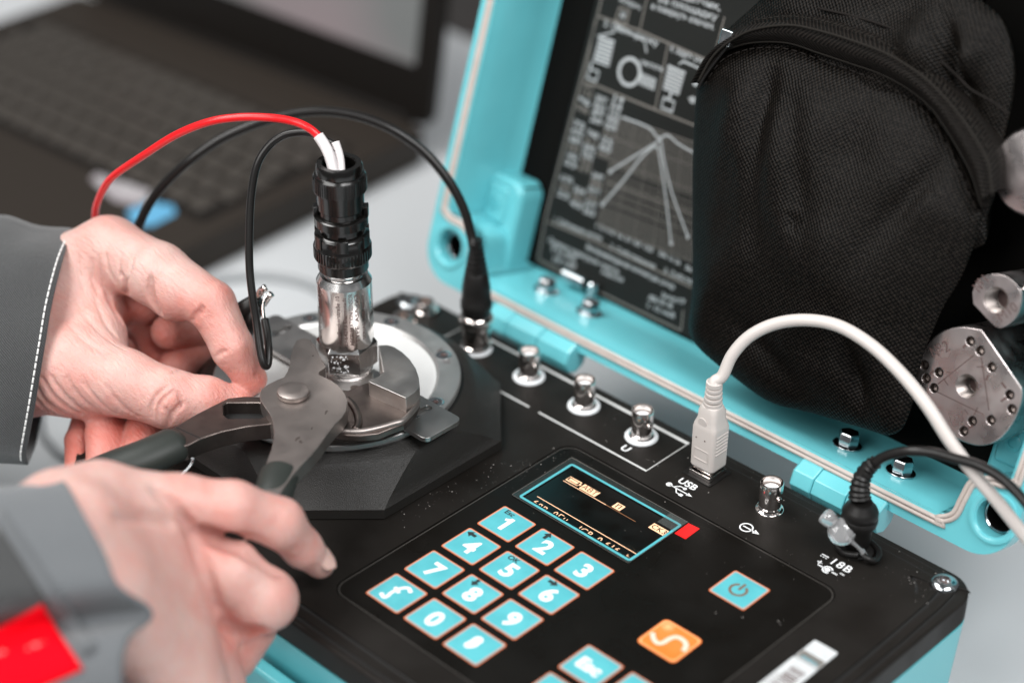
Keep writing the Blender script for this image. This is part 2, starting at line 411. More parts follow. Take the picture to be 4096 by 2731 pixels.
def chaikin(P, k=2, closed=True):
    for _ in range(k):
        Q = []
        for i in range(len(P)):
            a = np.array(P[i]); b = np.array(P[(i+1) % len(P)]); Q += [a*.75+b*.25, a*.25+b*.75]
        P = Q
    return P
def top(z):  # map of flat prints on the instrument's top
    return lambda x, y, h: (x, y, z+h)
def lidf(d): return lambda x, y, h: lid(x, y, d-h)

_tc = {}
def text2d(s, size, bold=0.0, shear=0.0, space=1.0, align='CENTER'):
    """flat mesh of a word, cap height about size mm; returns verts2d, faces"""
    key = (s, bold, shear, space, align)
    if key not in _tc:
        cu = bpy.data.curves.new("word", 'FONT'); cu.body = s; cu.align_x = align; cu.align_y = 'CENTER'; cu.offset = bold; cu.shear = shear
        cu.resolution_u = 6 if len(s) < 3 else 3; cu.space_character = space
        ob = bpy.data.objects.new("word", cu); COL.objects.link(ob)
        bpy.context.view_layer.update()
        dg = bpy.context.evaluated_depsgraph_get()
        me = bpy.data.meshes.new_from_object(ob.evaluated_get(dg))
        _tc[key] = ([(v.co.x, v.co.y) for v in me.vertices], [tuple(p.vertices) for p in me.polygons])
        bpy.data.meshes.remove(me); bpy.data.objects.remove(ob); bpy.data.curves.remove(cu)
    V, F_ = _tc[key]; k = size/.70
    return [(x*k, y*k) for x, y in V], F_
def word(mb, s, x, y, size, fn, rot=0.0, bold=0.0, shear=0.0, space=1.0, sx=1.0, align='CENTER'):
    V, F_ = text2d(s, size, bold, shear, space, align); c, q = math.cos(rot), math.sin(rot)
    mb.add([fn(x+(vx*sx)*c-vy*q, y+(vx*sx)*q+vy*c, 0) for vx, vy in V], F_)
    return mb

def fitword(mb, s, a, b, size, fn, bold=.012):
    V, F_ = text2d(s, size, bold, 0.0, 1.0, 'LEFT'); L = math.hypot(b[0]-a[0], b[1]-a[1]); w = max(v[0] for v in V)
    word(mb, s, a[0], a[1], size, fn, rot=math.atan2(b[1]-a[1], b[0]-a[0]), bold=bold, sx=L/w, align='LEFT')

# ================================================================== THE SETTING
TZ = -92.0
mb = MB(); mb.prism(rrect(-1500, -700, 900, 545, 20), TZ-25, TZ)
tb = mb.mk('table_top', 'table', bevel=2, label='pale grey laminate table top', kind='structure')
mb = MB(); mb.prism([(-6000, -4000), (6000, -4000), (6000, 9000), (-6000, 9000)], -780, -770)
mb.mk('floor', 'floor', label='dim brown-grey floor beyond the table', kind='structure')

# ================================================================== INSTRUMENT CASE
case = thing('instrument_case', 'open teal hard case with black keypad panel, round vibration table and connector sockets', 'instrument', (0, 60, TZ))
X0, X1, Y0, Y1 = -165.0, 157.5, -38.0, 162.0
# teal lower shell
mb = MB()
prof = [(TZ, 9, 6), (TZ+4, 4, 9), (-60, 2.2, 12), (-20, .3, 13), (-14, 0, 13)]
rings = [[(*p, z) for p in rrect(X0+i, Y0+i, X1-i, Y1-i, r, 8)] for z, i, r in prof]
n = len(rings[0]); V = sum(rings, []); Fc = []
for j in range(len(rings)-1):
    for i in range(n): Fc.append((j*n+i, j*n+(i+1) % n, (j+1)*n+(i+1) % n, (j+1)*n+i))
Fc.append(tuple(range(n))[::-1]); Fc.append(tuple((len(rings)-1)*n+i for i in range(n)))
mb.add(V, Fc); body = mb.mk('case_shell', 'teald', case, smooth=35)
# stiffening boss low on the side, and a catch in front
mb = MB(); mb.lathe((X1-2, 118, -42), (1, 0, 0), [(8.5, 0), (8.5, 4), (6, 6.5), (0, 6.5)], 6); mb.mk('side_boss', 'teald', body, bevel=.6)
mb = MB(); mb.box((-10, Y0-4, -45), (60, 7, 30)); mb.mk('catch', 'teald', case, bevel=2)

# black panel: outer lip, groove, raised centre plate
mb = MB(); mb.prism(rrect(X0, Y0, X1, Y1, 13, 10), -14, -1.6)
lip = mb.mk('panel_lip', 'black', case, bevel=1.3, smooth=35)
def bitten(ins, bite, rr):
    """outline inset by ins, with corners stepped inwards round the corner screws"""
    x0, x1, y0, y1 = X0+ins, X1-ins, Y0+ins, Y1-ins
    b = bite
    q = []
    for sx, sy in ((1, 1), (-1, 1), (-1, -1), (1, -1)):
        cx = x1 if sx > 0 else x0; cy = y1 if sy > 0 else y0
        c = [(cx, cy-sy*b), (cx-sx*b*.35, cy-sy*b*.82), (cx-sx*b*.55, cy-sy*b*.55), (cx-sx*b*.82, cy-sy*b*.35), (cx-sx*b, cy)]
        if sx*sy < 0: c = c[::-1]
        q += c
    return cspline(q, 5)
mb = MB(); mb.prism(bitten(4.4, 18, 3), -1.7, -.75); mb.mk('panel_rim_plate', 'black', case, bevel=.35); mb = MB(); mb.stroke(bitten(4.0, 18.3, 3), 1.0, top(-1.58), closed=True); mb.mk('panel_groove', 'groove', case, smooth=0)
mb = MB(); mb.stroke(bitten(8.7, 17.3, 3), 1.3, top(-.73), closed=True); mb.mk('panel_groove', 'groove', case, smooth=0)
PL = [(p[0], p[1]) for p in bitten(9.2, 17, 3)]
plate_hole = rrect(-20.5, -16.4, 122, 119.7, 7)
mb = MB(); mb.prism(PL, -.85, 0, holes=[plate_hole]); cp = mb.mk('panel_plate', 'black', case, bevel=.3)
mb = MB(); mb.prism(rrect(-20.2, -16.1, 121.7, 119.4, 6.8), -.80, -.45); mem = mb.mk('keypad_membrane', 'memb', case, smooth=30)
mb = MB(); mb.stroke(rrect(-19.6, -15.5, 121.1, 118.8, 6.4), .35, top(-.43), closed=True); mb.mk('membrane_edge_glint', 'edge', mem)  # edge highlight painted as a paler grey stroke

# corner screws with star sockets
def star(n=6, r0=1.0, r1=1.9): return [((r1 if k % 2 == 0 else r0)*math.cos(PI*k/n), (r1 if k % 2 == 0 else r0)*math.sin(PI*k/n)) for k in range(2*n)]
def pan_screw(parent, c, axis, r, h, m='zinc', name='screw', sub=True):
    mb = MB(); prof = [(r, 0), (r*1.0, h*.25), (r*.93, h*.55), (r*.75, h*.85), (r*.5, h)]
    mb.lathe(c, axis, prof+[(r*.42, h), (r*.36, h*.35), (0, h*.35)], 32)
    o = mb.mk(name, m, parent, smooth=50)
    if sub:
        a = np.array(axis, float)/np.linalg.norm(axis); x = np.cross(a, (0.3, .9, .2)); x /= np.linalg.norm(x); y = np.cross(a, x)
        mb = MB(); mb.flat(star(6, r*.25, r*.41), lambda p, q, h_: np.array(c)+a*(h*.4+h_)+x*p+y*q); mb.mk('socket', 'engrave', o)
    return o
for sx, sy in ((146.3, 152.8), (146.3, -28), (-153.5, -28)): pan_screw(case, (sx, sy, -1.6), (0, 0, 1), 5.6, 2.6)
pan_screw(case, (-153.4, 151.5, -1.6), (0, 0, 1), 5.6, 2.6)

# printed lines and signs on the panel
pr = MB(); f = top(.06)
pr.stroke([(-44.7, 126.9), (16.9, 126.9), (16.9, 154.4), (-118, 154.4), (-118, 112)], .95, f)
pr.stroke([(-68, 126.9), (-50.5, 126.9)], .95, f)
pr.mk('white_frame_line', 'whiteline', cp)
def sign(s, x, y, size, name='printed_sign', m='white', z=.07, parent=cp, **k):
    mb = MB(); word(mb, s, x, y, size, top(z), **k); return mb.mk(name, m, parent, smooth=0)
sign('U', 0.2, 132.9, 4.0, bold=.02)
sign('USB', 35.2, 131.8, 3.7, bold=.02)
mb = MB(); f = top(.07)
mb.flat(circ(29.8, 126.4, 1.35, 16), f); mb.stroke([(29.8, 126.4), (40, 126.4)], .55, f); mb.flat([(39.4, 125.4), (42, 126.4), (39.4, 127.4)], f)
mb.stroke([(32, 126.4), (34, 128.6), (35.8, 128.6)], .5, f); mb.flat(circ(36.4, 128.6, .85, 12), f)
mb.stroke([(33.5, 126.4), (35.5, 124.1), (37.2, 124.1)], .5, f); mb.flat([(37, 123.3), (38.7, 123.3), (38.7, 124.9), (37, 124.9)], f)
mb.mk('usb_symbol', 'white', cp, smooth=0)
mb = MB(); mb.stroke(circ(70.5, 125.9, 2.6, 28), .6, f, closed=True); mb.stroke([(68.9, 125.9), (75, 125.9)], .6, f); mb.flat([(74.2, 124.6), (77, 125.9), (74.2, 127.2)], f)
mb.mk('output_symbol', 'white', cp, smooth=0)
mb = MB(); word(mb, '18B', 111.8, 132.6, 4.1, f, bold=.008, space=1.12)
mb.stroke([(102.3, 133.4), (105.5, 133.4)], .55, f)
for k in range(3): mb.stroke([(102.3+k*1.2, 132.2), (103.0+k*1.2, 132.2)], .4, f)
mb.stroke(circ(109.6, 126.9, 1.9, 24)[2:22], .65, f); mb.flat(circ(109.6, 126.9, 1.15, 16), f)
mb.stroke([(105, 126.9), (108.6, 126.9)], .6, f); mb.stroke([(111.6, 126.9), (114.2, 126.9)], .6, f)
mb.stroke([(103.6, 128.6), (105.8, 128.6)], .5, f); mb.stroke([(104.7, 127.5), (104.7, 129.7)], .5, f); mb.stroke([(114.3, 128.6), (116.3, 128.6)], .5, f)
mb.mk('eighteen_volt_sign', 'white', cp, smooth=0)

# ------------------------------------------------ keys
PU, PV, KW, KH = 21.0, 20.16, 17.77, 16.5
def rounded_arrow(cx, cy, ang, s=1.0):
    P = [(-2.1, -.75), (.1, -.75), (.1, -1.9), (2.5, 0), (.1, 1.9), (.1, .75), (-2.1, .75)]
    c, q = math.cos(ang), math.sin(ang)
    return [(cx+(x*c-y*q)*s, cy+(x*q+y*c)*s) for x, y in P]
def key(x, y, w, h, face='keyteal', border='keyborder', rim='keyorange', name='key', r=1.0):
    mb = MB(); mb.prism(rrect(x-w/2, y-h/2, x+w/2, y+h/2, r, 4), -.46, -.30); k = mb.mk(name, rim, case)
    mb = MB(); mb.flat(rrect(x-w/2+.35, y-h/2+.35, x+w/2-.35, y+h/2-.35, r, 4), top(-.28)); mb.mk('key_border', border, k)
    i = .95
    # soft domed face
    mb = MB(); O = rrect(x-w/2+i, y-h/2+i, x+w/2-i, y+h/2-i, r, 4); V = []; Fc = []; n_ = len(O)
    for t, z in ((1, -.27), (.93, -.2), (.8, -.16), (.5, -.12)):
        V += [(x+(px-x)*t, y+(py-y)*t, z) for px, py in O]
    for j in range(3):
        for q in range(n_): Fc.append((j*n_+q, j*n_+(q+1) % n_, (j+1)*n_+(q+1) % n_, (j+1)*n_+q))
    Fc.append(tuple(3*n_+q for q in range(n_))); mb.add(V, Fc); mb.mk('key_face', face, k, smooth=60)
    return k
KL = {(0, 3): '1', (1, 3): '2', (2, 3): '3', (0, 2): '4', (1, 2): '5', (2, 2): '6', (0, 1): '7', (1, 1): '8', (2, 1): '9', (0, 0): 'f', (1, 0): '0', (2, 0): ','}
for (a, b), s in KL.items():
    x, y = a*PU, b*PV
    k = key(x, y, KW, KH); f = top(-.07)
    if s == ',':
        q4 = lambda a_, b_: tuple(pz((1200+a_*.6576)/FS, (1700+b_*.6576)/FS, 0)[:2])
        mb = MB(); cc_ = q4(1083, 1305); mb.flat(circ(cc_[0], cc_[1], 2.0, 20), f); mb.flat([q4(*p) for p in chaikin([(1070, 1280), (1030, 1312), (992, 1326), (1004, 1352), (1050, 1352), (1100, 1332)], 2)], top(-.068))
    elif s == 'f':
        q4 = lambda a_, b_: tuple(pz((1200+a_*.6576)/FS, (1700+b_*.6576)/FS, 0)[:2])
        mb = MB(); st_ = spline([q4(*p) for p in [(497, 1024), (508, 1042), (530, 1038), (552, 1018), (590, 998), (632, 987), (662, 990), (671, 1008)]], 6); mb.stroke(st_, 1.5, f); mb.stroke([q4(578, 982), q4(602, 1018)], 1.5, top(-.066))
        for e_ in (st_[0], st_[-1]): mb.flat(circ(e_[0], e_[1], .95, 14), top(-.067))
    else:
        mb = MB(); word(mb, s, x+.3, y-.9, 8.0, f, bold=.036)
        if s == '1': mb.stroke([(x+.2, y+2.75), (x-2.2, y+1.5)], 1.5, top(-.066))
    mb.mk('key_character', 'white', k, smooth=0)
    extra = {'1': 'Esc', '5': 'OK'}.get(s)
    mb = MB(); ex, ey = x-4.0, y+5.4
    if extra: word(mb, extra, x-3.6 if s == '1' else x-3.2, y+5.6, 2.5, f, bold=.02)
    elif s == '4': mb.flat(rounded_arrow(ex-.8, ey, PI), f)
    elif s == '2': mb.flat(rounded_arrow(ex+.2, ey, PI/2), f)
    elif s == '6': mb.flat(rounded_arrow(ex+.6, ey+.4, 0), f)
    elif s == '8': mb.flat(rounded_arrow(ex+.2, ey, -PI/2), f)
    if mb.v: mb.mk('small_mark', 'darkprint', k, smooth=0)
# power key
k = key(92.5, 93.4, 17.4, 17.1); mb = MB(); f = top(-.07)
pts = circ(92.3, 93.0, 3.3, 40); pts = pts[13:]+pts[:8]
mb.stroke(pts, 1.15, f); mb.stroke([(92.3, 93.2), (92.3, 97.6)], 1.15, f); mb.mk('power_symbol', 'brownprint', k, smooth=0)
# orange sine key
k = key(92.2, 52.2, 18.2, 17.6, 'orange', 'orangelt', 'orange', r=2.0); mb = MB()
mb.stroke(spline([pz(*cJ(x, y), 0)[:2] for x, y in [(292, 1148), (296, 1178), (318, 1205), (350, 1203), (385, 1182), (425, 1172), (462, 1190), (478, 1218), (462, 1250)]], 8), 1.9, f)
mb.mk('sine_symbol', 'pinklt', k, smooth=0)
ic = pz(*cJ(378, 1115), 0); mb = MB(); mb.flat(circ(ic[0], ic[1], 1.5, 20), f); mb.stroke(circ(ic[0], ic[1], 2.2, 20), .4, f, closed=True); mb.mk('indicator_ring', 'orangelt', k, smooth=0)
k = key(80.8, 21.1, 17.6, 17.2, 'keyteal'); mb = MB(); word(mb, 'Esc', 80.6, 20.4, 5.6, f, bold=.04); mb.mk('key_character', 'white', k, smooth=0)
k = key(102.1, 21.1, 17.6, 17.2); mb = MB(); word(mb, 'OK', 102.0, 20.4, 5.4, f, bold=.04); mb.mk('key_character', 'white', k, smooth=0)
k = key(80.8, .3, 17.6, 17.2); mb = MB(); mb.flat(rounded_arrow(80.8, 0, PI/2, 1.6), f); mb.mk('key_character', 'white', k, smooth=0)

# ------------------------------------------------ display
mb = MB(); mb.prism(rrect(-11.8, 75.7, 51.6, 112.2, .6, 3), -.44, -.40); disp = mb.mk('display', 'glassblk', case)
f = top(-.36)
mb = MB(); ln = 77.3; A = mb
A.stroke([(-3.6, 98.0), (20, 98.0)], .33, f); A.stroke([(-3.8, 82.5), (50.0, 82.5)], .36, f)
A.stroke([(50.2, 84.2), (44, 84.2)], .01, f)
A.stroke([(-3.3, 99.4), (3.0, 99.4), (3.0, 102.1), (-3.3, 102.1)], .38, f, closed=True); A.flat([(-2.4, 100.1), (2.1, 100.1), (2.1, 101.4), (-2.4, 101.4)], f); A.flat([(3.0, 100.2), (3.8, 100.2), (3.8, 101.4), (3.0, 101.4)], f)
A.flat([(4.5, 98.7), (13.1, 98.7), (13.1, 102.5), (4.5, 102.5)], f)
A.flat([(22.4, 98.7), (26.7, 98.7), (26.7, 102.6), (22.4, 102.6)], f)
A.flat([(42.0, 98.7), (50.2, 98.7), (50.2, 102.6), (42.0, 102.6)], f)
word(A, '6дв', 1.2, 78.9, 3.0, f, space=1.15); word(A, '0Гц', 12.2, 78.9, 3.0, f, space=1.15); word(A, 'ICP', 25.6, 78.9, 3.0, f, space=1.15); word(A, '0', 33.3, 78.9, 3.0, f); word(A, '616', 40.0, 78.9, 3.0, f, space=1.15); word(A, 'ы', 48.8, 78.9, 3.0, f)
A.mk('lit_characters', 'amber', disp, smooth=0)
mb = MB(); mb.stroke([(20, 98.0), (36, 98.0)], .2, f); mb.mk('dim_line', 'amberdim', disp, smooth=0)
mb = MB(); f2 = top(-.33)
word(mb, 'АВТ', 8.8, 100.6, 2.7, f2, space=1.05, bold=.01); word(mb, 'CK3', 46.1, 100.6, 2.7, f2, space=1.05, bold=.01)
mb.stroke([(23.2, 101.8), (25.9, 101.8)], .4, f2); mb.stroke([(23.7, 101.8), (23.7, 99.3)], .5, f2); mb.stroke([(25.4, 101.8), (25.4, 99.3)], .5, f2)
mb.mk('dark_characters', 'glassblk', disp, smooth=0)
mb = MB(); mb.flat([(-9, 75.9), (51.4, 75.9), (51.4, 78.9), (-9, 78.9)], top(-.31)); mb.mk('display_mask', 'memb', disp, smooth=0)
mb = MB(); mb.stroke(rrect(-8.4, 77.2, 50.7, 108.6, .8, 4), 1.15, top(.03), closed=True); mb.mk('teal_frame', 'keyteal', disp, smooth=0)
mb = MB()
mb.prism(rrect(-11.8, 75.7, 51.6, 112.2, .6, 3), -.22, .0, holes=[rrect(-7.6, 78.0, 49.9, 107.8, .6, 3)]); mb.mk('film_border', 'film', disp, smooth=20)
mb = MB(); mb.prism([(42.6, 103.6), (51.4, 103.6), (51.4, 112.0), (42.6, 112.0)], .05, .1); mb.mk('clear_sticker', 'clearfilm', disp, smooth=20)
mb = MB(); mb.stroke([(-11.8, 75.9), (-11.8, 112.2), (51.6, 112.2)], .16, top(.03)); mb.stroke([(-11.5, 75.7), (51.6, 75.7), (51.6, 103)], .12, top(.03)); mb.mk('film_edge', 'printdim', disp, smooth=0)
mb = MB(); mb.prism([(52.1, 103.1), (57.6, 103.3), (57.4, 112.5), (51.9, 112.1)], -.42, -.25)
tg = mb.mk('red_tag', 'red', case)
# barcode label at the right edge of the panel
mb = MB(); mb.prism(rrect(130.4, 24, 141.2, 77.4, .5, 3), .02, .12); bl = mb.mk('barcode_label', 'label', case)
mb = MB(); x = 131.5
r2 = random.Random(3); y = 73.0
while y > 30:
    w_ = r2.choice([.3, .55, .8]); mb.flat([(133.2, y), (139.4, y), (139.4, y-w_), (133.2, y-w_)], top(.16)); y -= w_+r2.choice([.35, .5, .75])
word(mb, '0 4 5 0 0', 131.8, 62, 1.6, top(.16), rot=-PI/2); mb.mk('printed_bars', 'engrave', bl, smooth=0)
mb = MB(); mb.prism(rrect(130.6, 77.8, 141.2, 90.1, .8, 3), .02, .13); sl = mb.mk('silver_seal', 'label', case)
mb = MB(); mb.flat([(130.9, 78.4), (141, 78.4), (141, 82.6), (130.9, 82.6)], top(.16)); mb.mk('dark_band', 'printdim', sl, smooth=0)
mb = MB(); word(mb, '4502022', 136, 79.3, 1.5, top(.2)); mb.mk('seal_number', 'blueline', sl, smooth=0)

# ------------------------------------------------ coaxial sockets
def socket(x, y, ring=True, h=14.2, name='coaxial_socket', open_=True):
    mb = MB(); mb.lathe((x, y, 0), (0, 0, 1), [(5.5, .4), (5.5, 1.2), (4.75, 1.6), (4.75, 2.4), (4.45, 2.8), (4.45, 6.0), (4.8, 6.1), (4.8, 8.1), (4.8, h-.3), (4.6, h), (4.15, h), (4.05, h-.4), (4.05, 5.2), (0, 5.2)], 36)
    o = mb.mk(name, 'chrome', case, smooth=35)
    for sg in (0, PI):
        a = math.radians(-15)+sg
        mb = MB(); mb.lathe((x+4.6*math.cos(a), y+4.6*math.sin(a), 8.6), (math.cos(a), math.sin(a), 0), [(1.05, 0), (1.05, 1.2), (.8, 1.6), (0, 1.6)], 14); mb.mk('bayonet_lug', 'chrome', o)
    mb = MB(); mb.lathe((x, y, 5.3), (0, 0, 1), [(3.3, 0), (3.3, 5.8), (2.9, 6.0), (1.1, 6.0), (1.0, 5.0), (0, 5.0)], 24); mb.mk('insulator', 'white', o, smooth=40)
    if ring:
        mb = MB(); mb.lathe((x, y, 0.02), (0, 0, 1), [(7.3, 0), (7.3, .5), (6.9, 1.0), (5.0, 1.1), (4.9, .2)], 44); mb.mk('white_washer', 'whitering', o, smooth=50)
    else:
        mb = MB(); mb.lathe((x, y, 0.02), (0, 0, 1), [(5.9, 0), (5.9, .8), (5.5, 1.2), (4.6, 1.25)], 36); mb.mk('washer', 'chrome', o, smooth=50)
    return o
BX = [-100.3, -67.1, -33.9, -.7]
for x in BX: socket(x, 144.3)
socket(70, 141.6, ring=False)
# two short sockets by the left rear screw
for x, y in ((-140.5, 150.5), (-139.0, 134.5)):
    mb = MB(); mb.lathe((x, y, 0), (0, 0, 1), [(6.2, 0), (6.2, 1.6), (5.2, 2.0), (4.9, 2.2), (4.9, 5.0), (4.2, 6), (2.6, 6), (2.4, 2), (0, 2)], 28); mb.mk('earth_terminal', 'chrome', case, smooth=40)
# usb port
mb = MB(); mb.prism(rrect(28.4, 136.3, 43.3, 151.0, .6, 3), .02, .5, holes=[rrect(30.3, 138.0, 41.7, 149.4, .3, 2)]); up = mb.mk('usb_port', 'rubber', case, bevel=.15)
mb = MB(); mb.prism(rrect(30.4, 138.1, 41.6, 149.3, .5, 3), .05, 2.6, holes=[rrect(31.0, 138.7, 41.0, 148.7, .4, 3)]); mb.mk('port_shell', 'chrome', up, bevel=.1)
# dc jack
mb = MB(); mb.lathe((110, 145, 0), (0, 0, 1), [(7.4, 0), (7.4, .8), (6.2, 1.4), (0, 1.4)], 32); mb.mk('dc_jack', 'rubber', case, smooth=40)

# ------------------------------------------------ round vibration table on its eight-sided pedestal
DX, DY = -101.8, 61.6
def octo(hx, cx_): # half width, and the half length of each straight side
    return [(DX+hx, DY-cx_), (DX+hx, DY+cx_), (DX+cx_, DY+hx), (DX-cx_, DY+hx), (DX-hx, DY+cx_), (DX-hx, DY-cx_), (DX-cx_, DY-hx), (DX+cx_, DY-hx)]
mb = MB(); R0 = octo(65.2, 34.0); R1 = octo(65.0, 33.6); R2 = octo(59.3, 10.2)
V = []
def lerp8(a, b, t): return [(p[0]*(1-t)+q[0]*t, p[1]*(1-t)+q[1]*t) for p, q in zip(a, b)]
lv = [(octo(64.6, 33.6), 0.0), (R0, .5), (R1, 4.6)]
for j in range(1, 9):
    t = j/8; a = lerp8(octo(64.4, 33.3), R2, t); z = 4.6+(18.6-4.6)*(1-(1-t)**1.2)
    lv.append((a, z))
lv += [(octo(58.3, 9.5), 19.3), (octo(54.0, 7.5), 21.2)]
rings = []
for o8, z in lv:
    rr = []
    for i in range(8):
        p = np.array(o8[i]); q = np.array(o8[(i+1) % 8])
        tt_ = max(0, min(1, (z-4.6)/17)); ctr = np.array([DX, DY]); rc_ = np.linalg.norm(p-ctr)
        for k in range(8):
            w_ = p*(1-k/8)+q*k/8
            if i % 2 == 1: dd_ = w_-ctr; L_ = np.linalg.norm(dd_); w_ = ctr+dd_/L_*(L_*(1-tt_**.6)+rc_*tt_**.6)
            rr.append((*w_, z))
    rings.append(rr)
n = 64; V = sum(rings, []); Fc = []
for j in range(len(rings)-1):
    for i in range(n): Fc.append((j*n+i, j*n+(i+1) % n, (j+1)*n+(i+1) % n, (j+1)*n+i))
Fc.append(tuple((len(rings)-1)*n+i for i in range(n))); mb.add(V, Fc)
dome = mb.mk('pedestal', 'dome', case, smooth=22)
mb = MB(); mb.lathe((DX, DY, 0), (0, 0, 1), [(51.5, 19.8), (54.0, 20.6), (54.0, 21.2), (53.2, 21.4)], 96); mb.mk('pedestal_collar', 'rubber', dome, smooth=30)
mb = MB(); mb.lathe((DX, DY, 0), (0, 0, 1), [(52.8, 21.4), (52.8, 23.6), (52.3, 24.0), (43.6, 24.0), (43.0, 23.4), (42.2, 22.6)], 128)
ring = mb.mk('clamp_ring', 'ring', case, smooth=28)
mb = MB(); mb.lathe((DX, DY, 0), (0, 0, 1), [(42.3, 22.7), (40.5, 22.9), (36, 22.3), (30, 22.9), (0, 23.0)], 96); mb.mk('diaphragm', 'whitemem', case, smooth=60)
for k in range(8):
    a = math.radians(-27+45*k); c = (DX+47.6*math.cos(a), DY+47.6*math.sin(a))
    mb = MB(); mb.lathe((c[0], c[1], 23.9), (0, 0, 1), [(3.5, 0), (3.5, .35), (3.0, .45), (1.6, .45), (1.5, .12), (0, .12)], 26); s_ = mb.mk('ring_screw', 'zinc', ring, smooth=30)
    mb = MB(); mb.flat([(c[0]+x, c[1]+y) for x, y in star(6, .9, 1.5)], top(24.38)); mb.mk('socket', 'engrave', s_, smooth=0)
mb = MB(); word(mb, 'APC.31', 0, 0, 3.0, lambda x, y, h: (DX+(47.8-y)*math.cos(math.radians(62)-x/47.8), DY+(47.8-y)*math.sin(math.radians(62)-x/47.8)*1.0, 24.06), rot=0)
mb.mk('engraved_mark', 'engrave', ring, smooth=0)
# strip with slots bolted under the sensor
mb = MB(); sl = lambda cx, cy: [(cx+1.9*math.cos(t), cy+(4.0 if math.sin(t) > 0 else -4.0)+1.9*math.sin(t)) for t in [PI/12+PI*2*k/24 for k in range(24)]]
mb.prism(rrect(-154, 51.4, -36.7, 72.2, 3.0, 5), 25.2, 27.3, holes=[sl(-52.5, 63.6), sl(-141.5, 64.2)])
strip = mb.mk('slotted_strip', 'plate', case, bevel=.35)
for x, y in ((-52.5, 61.5), (-141.5, 62.5)):
    mb = MB(); mb.lathe((x, y, 24.0), (0, 0, 1), [(2.6, 0), (2.6, 1.0), (1.5, 1.3), (1.2, .5), (0, .5)], 20); mb.mk('slot_screw', 'zinc', strip, smooth=40)
mb = MB()
oc = [(-97+17*math.cos(math.radians(22.5+45*k)), 58.5+15*math.sin(math.radians(22.5+45*k))) for k in range(8)]
def uprj(x, y, z): p = pz(*cS(x, y), z); return (p[0], p[1])
h1 = uprj(815, 705, 29.4)
mb.prism(oc, 27.4, 29.4, holes=[circ(h1[0], h1[1], 2.0, 20)]); ad = mb.mk('mounting_disc', 'plate', case, bevel=.4)
mb = MB(); mb.lathe((h1[0], h1[1], 27.45), (0, 0, 1), [(0, 0), (1.5, 0), (1.6, .5), (1.9, .6), (1.6, .9), (1.9, 1.2), (1.6, 1.5), (2.0, 1.9)], 20); mb.mk('threaded_hole', 'leverdk', ad, smooth=60)

# ------------------------------------------------ hinges between case and lid
def hinge(x0, x1):
    mb = MB(); n_ = 8; c = (0, 171.3, -.9)
    L = x1-x0
    mb.lathe((x0, c[1], c[2]), (1, 0, 0), [(6.8, 0), (8.3, 1.2), (8.3, L*.25), (7.9, L*.25+.6)], n_)
    mb.lathe((x0+L*.25+.8, c[1], c[2]), (1, 0, 0), [(7.9, 0), (7.9, L*.36), (7.7, L*.36+.5)], n_)
    o = mb.mk('hinge_barrel', 'teal', case, bevel=.5, smooth=30)
    mb = MB(); mb.lathe((x0+L*.61+1.6, c[1], c[2]), (1, 0, 0), [(7.2, 0), (7.8, .6), (7.8, L*.38-1), (7.0, L*.38)], n_); mb.box((x0+L*.8, c[1]-3, c[2]-4), (L*.36, 8, 6))
    mb.mk('hinge_knuckle', 'teal', o, bevel=.5, smooth=30)
    mb = MB(); mb.lathe((x1+.2, c[1], c[2]), (1, 0, 0), [(3.4, 0), (3.4, .6), (2.4, .9), (2.0, .2), (0, .2)], 20); mb.mk('hinge_pin', 'ring', o, smooth=40)
hinge(-115, -64); hinge(63, 105)

# ================================================================== LID (part of the case)
LX0, LX1, LW0, LW1 = -165.5, 160.0, 3.0, 237.0
HX = [(-151.0, 21.5), (150.0, 20.5)]
def rim_path(ins):
    """gasket path: along the rim, stepping inwards round the two corner holes"""
    x0, x1, w0, w1 = LX0+ins, LX1-ins, LW0+ins, LW1-ins
    P = [(x1, 44), (x1, 120), (x1, w1-14), (x1-4, w1-4), (x1-14, w1), (0, w1), (x0+14, w1), (x0+4, w1-4), (x0, w1-14), (x0, 120), (x0, 44),
         (x0+1.2, 37), (x0+6, 34.5), (-151+5, 34), (-151+12.5, 30), (-151+14.5, 22), (-151+16, 14), (-151+22, w0+1), (-151+30, w0), (0, w0), (150-30, w0), (150-22, w0+1),
         (150-16, 14), (150-14.5, 22), (150-12.5, 30), (150-5, 34), (x1-6, 34.5), (x1-1.2, 37)]
    return cspline(P, 5)
lidroot = None
out_ = rrect(LX0, LW0, LX1, LW1, 17, 10)
mb = MB()
# rim plate between outline and inner opening
inner0 = [tuple(p) for p in rim_path(8.6)]
holes = [circ(x, w, 7.6, 32) for x, w in HX]
mb.prism(out_, -9, 0, lambda x, y, h: lid(x, y, -h), holes=[inner0]+holes)
lidp = mb.mk('lid', 'teal', case, smooth=28, bevel=1.2)
# outer wall behind the rim and the back of the lid
mb = MB(); DP = 62.0
ra = rrect(LX0+.6, LW0+.6, LX1-.6, LW1-.6, 16.5, 10); rb = rrect(LX0+6, LW0+6, LX1-6, LW1-6, 14, 10)
n = len(ra); V = [lid(x, w, 8.8) for x, w in ra]+[lid(x, w, DP) for x, w in rb]; Fc = [(i, (i+1) % n, n+(i+1) % n, n+i) for i in range(n)]; Fc.append(tuple(range(n, 2*n)))
mb.add(V, Fc); mb.mk('lid_shell', 'teald', case, smooth=35)
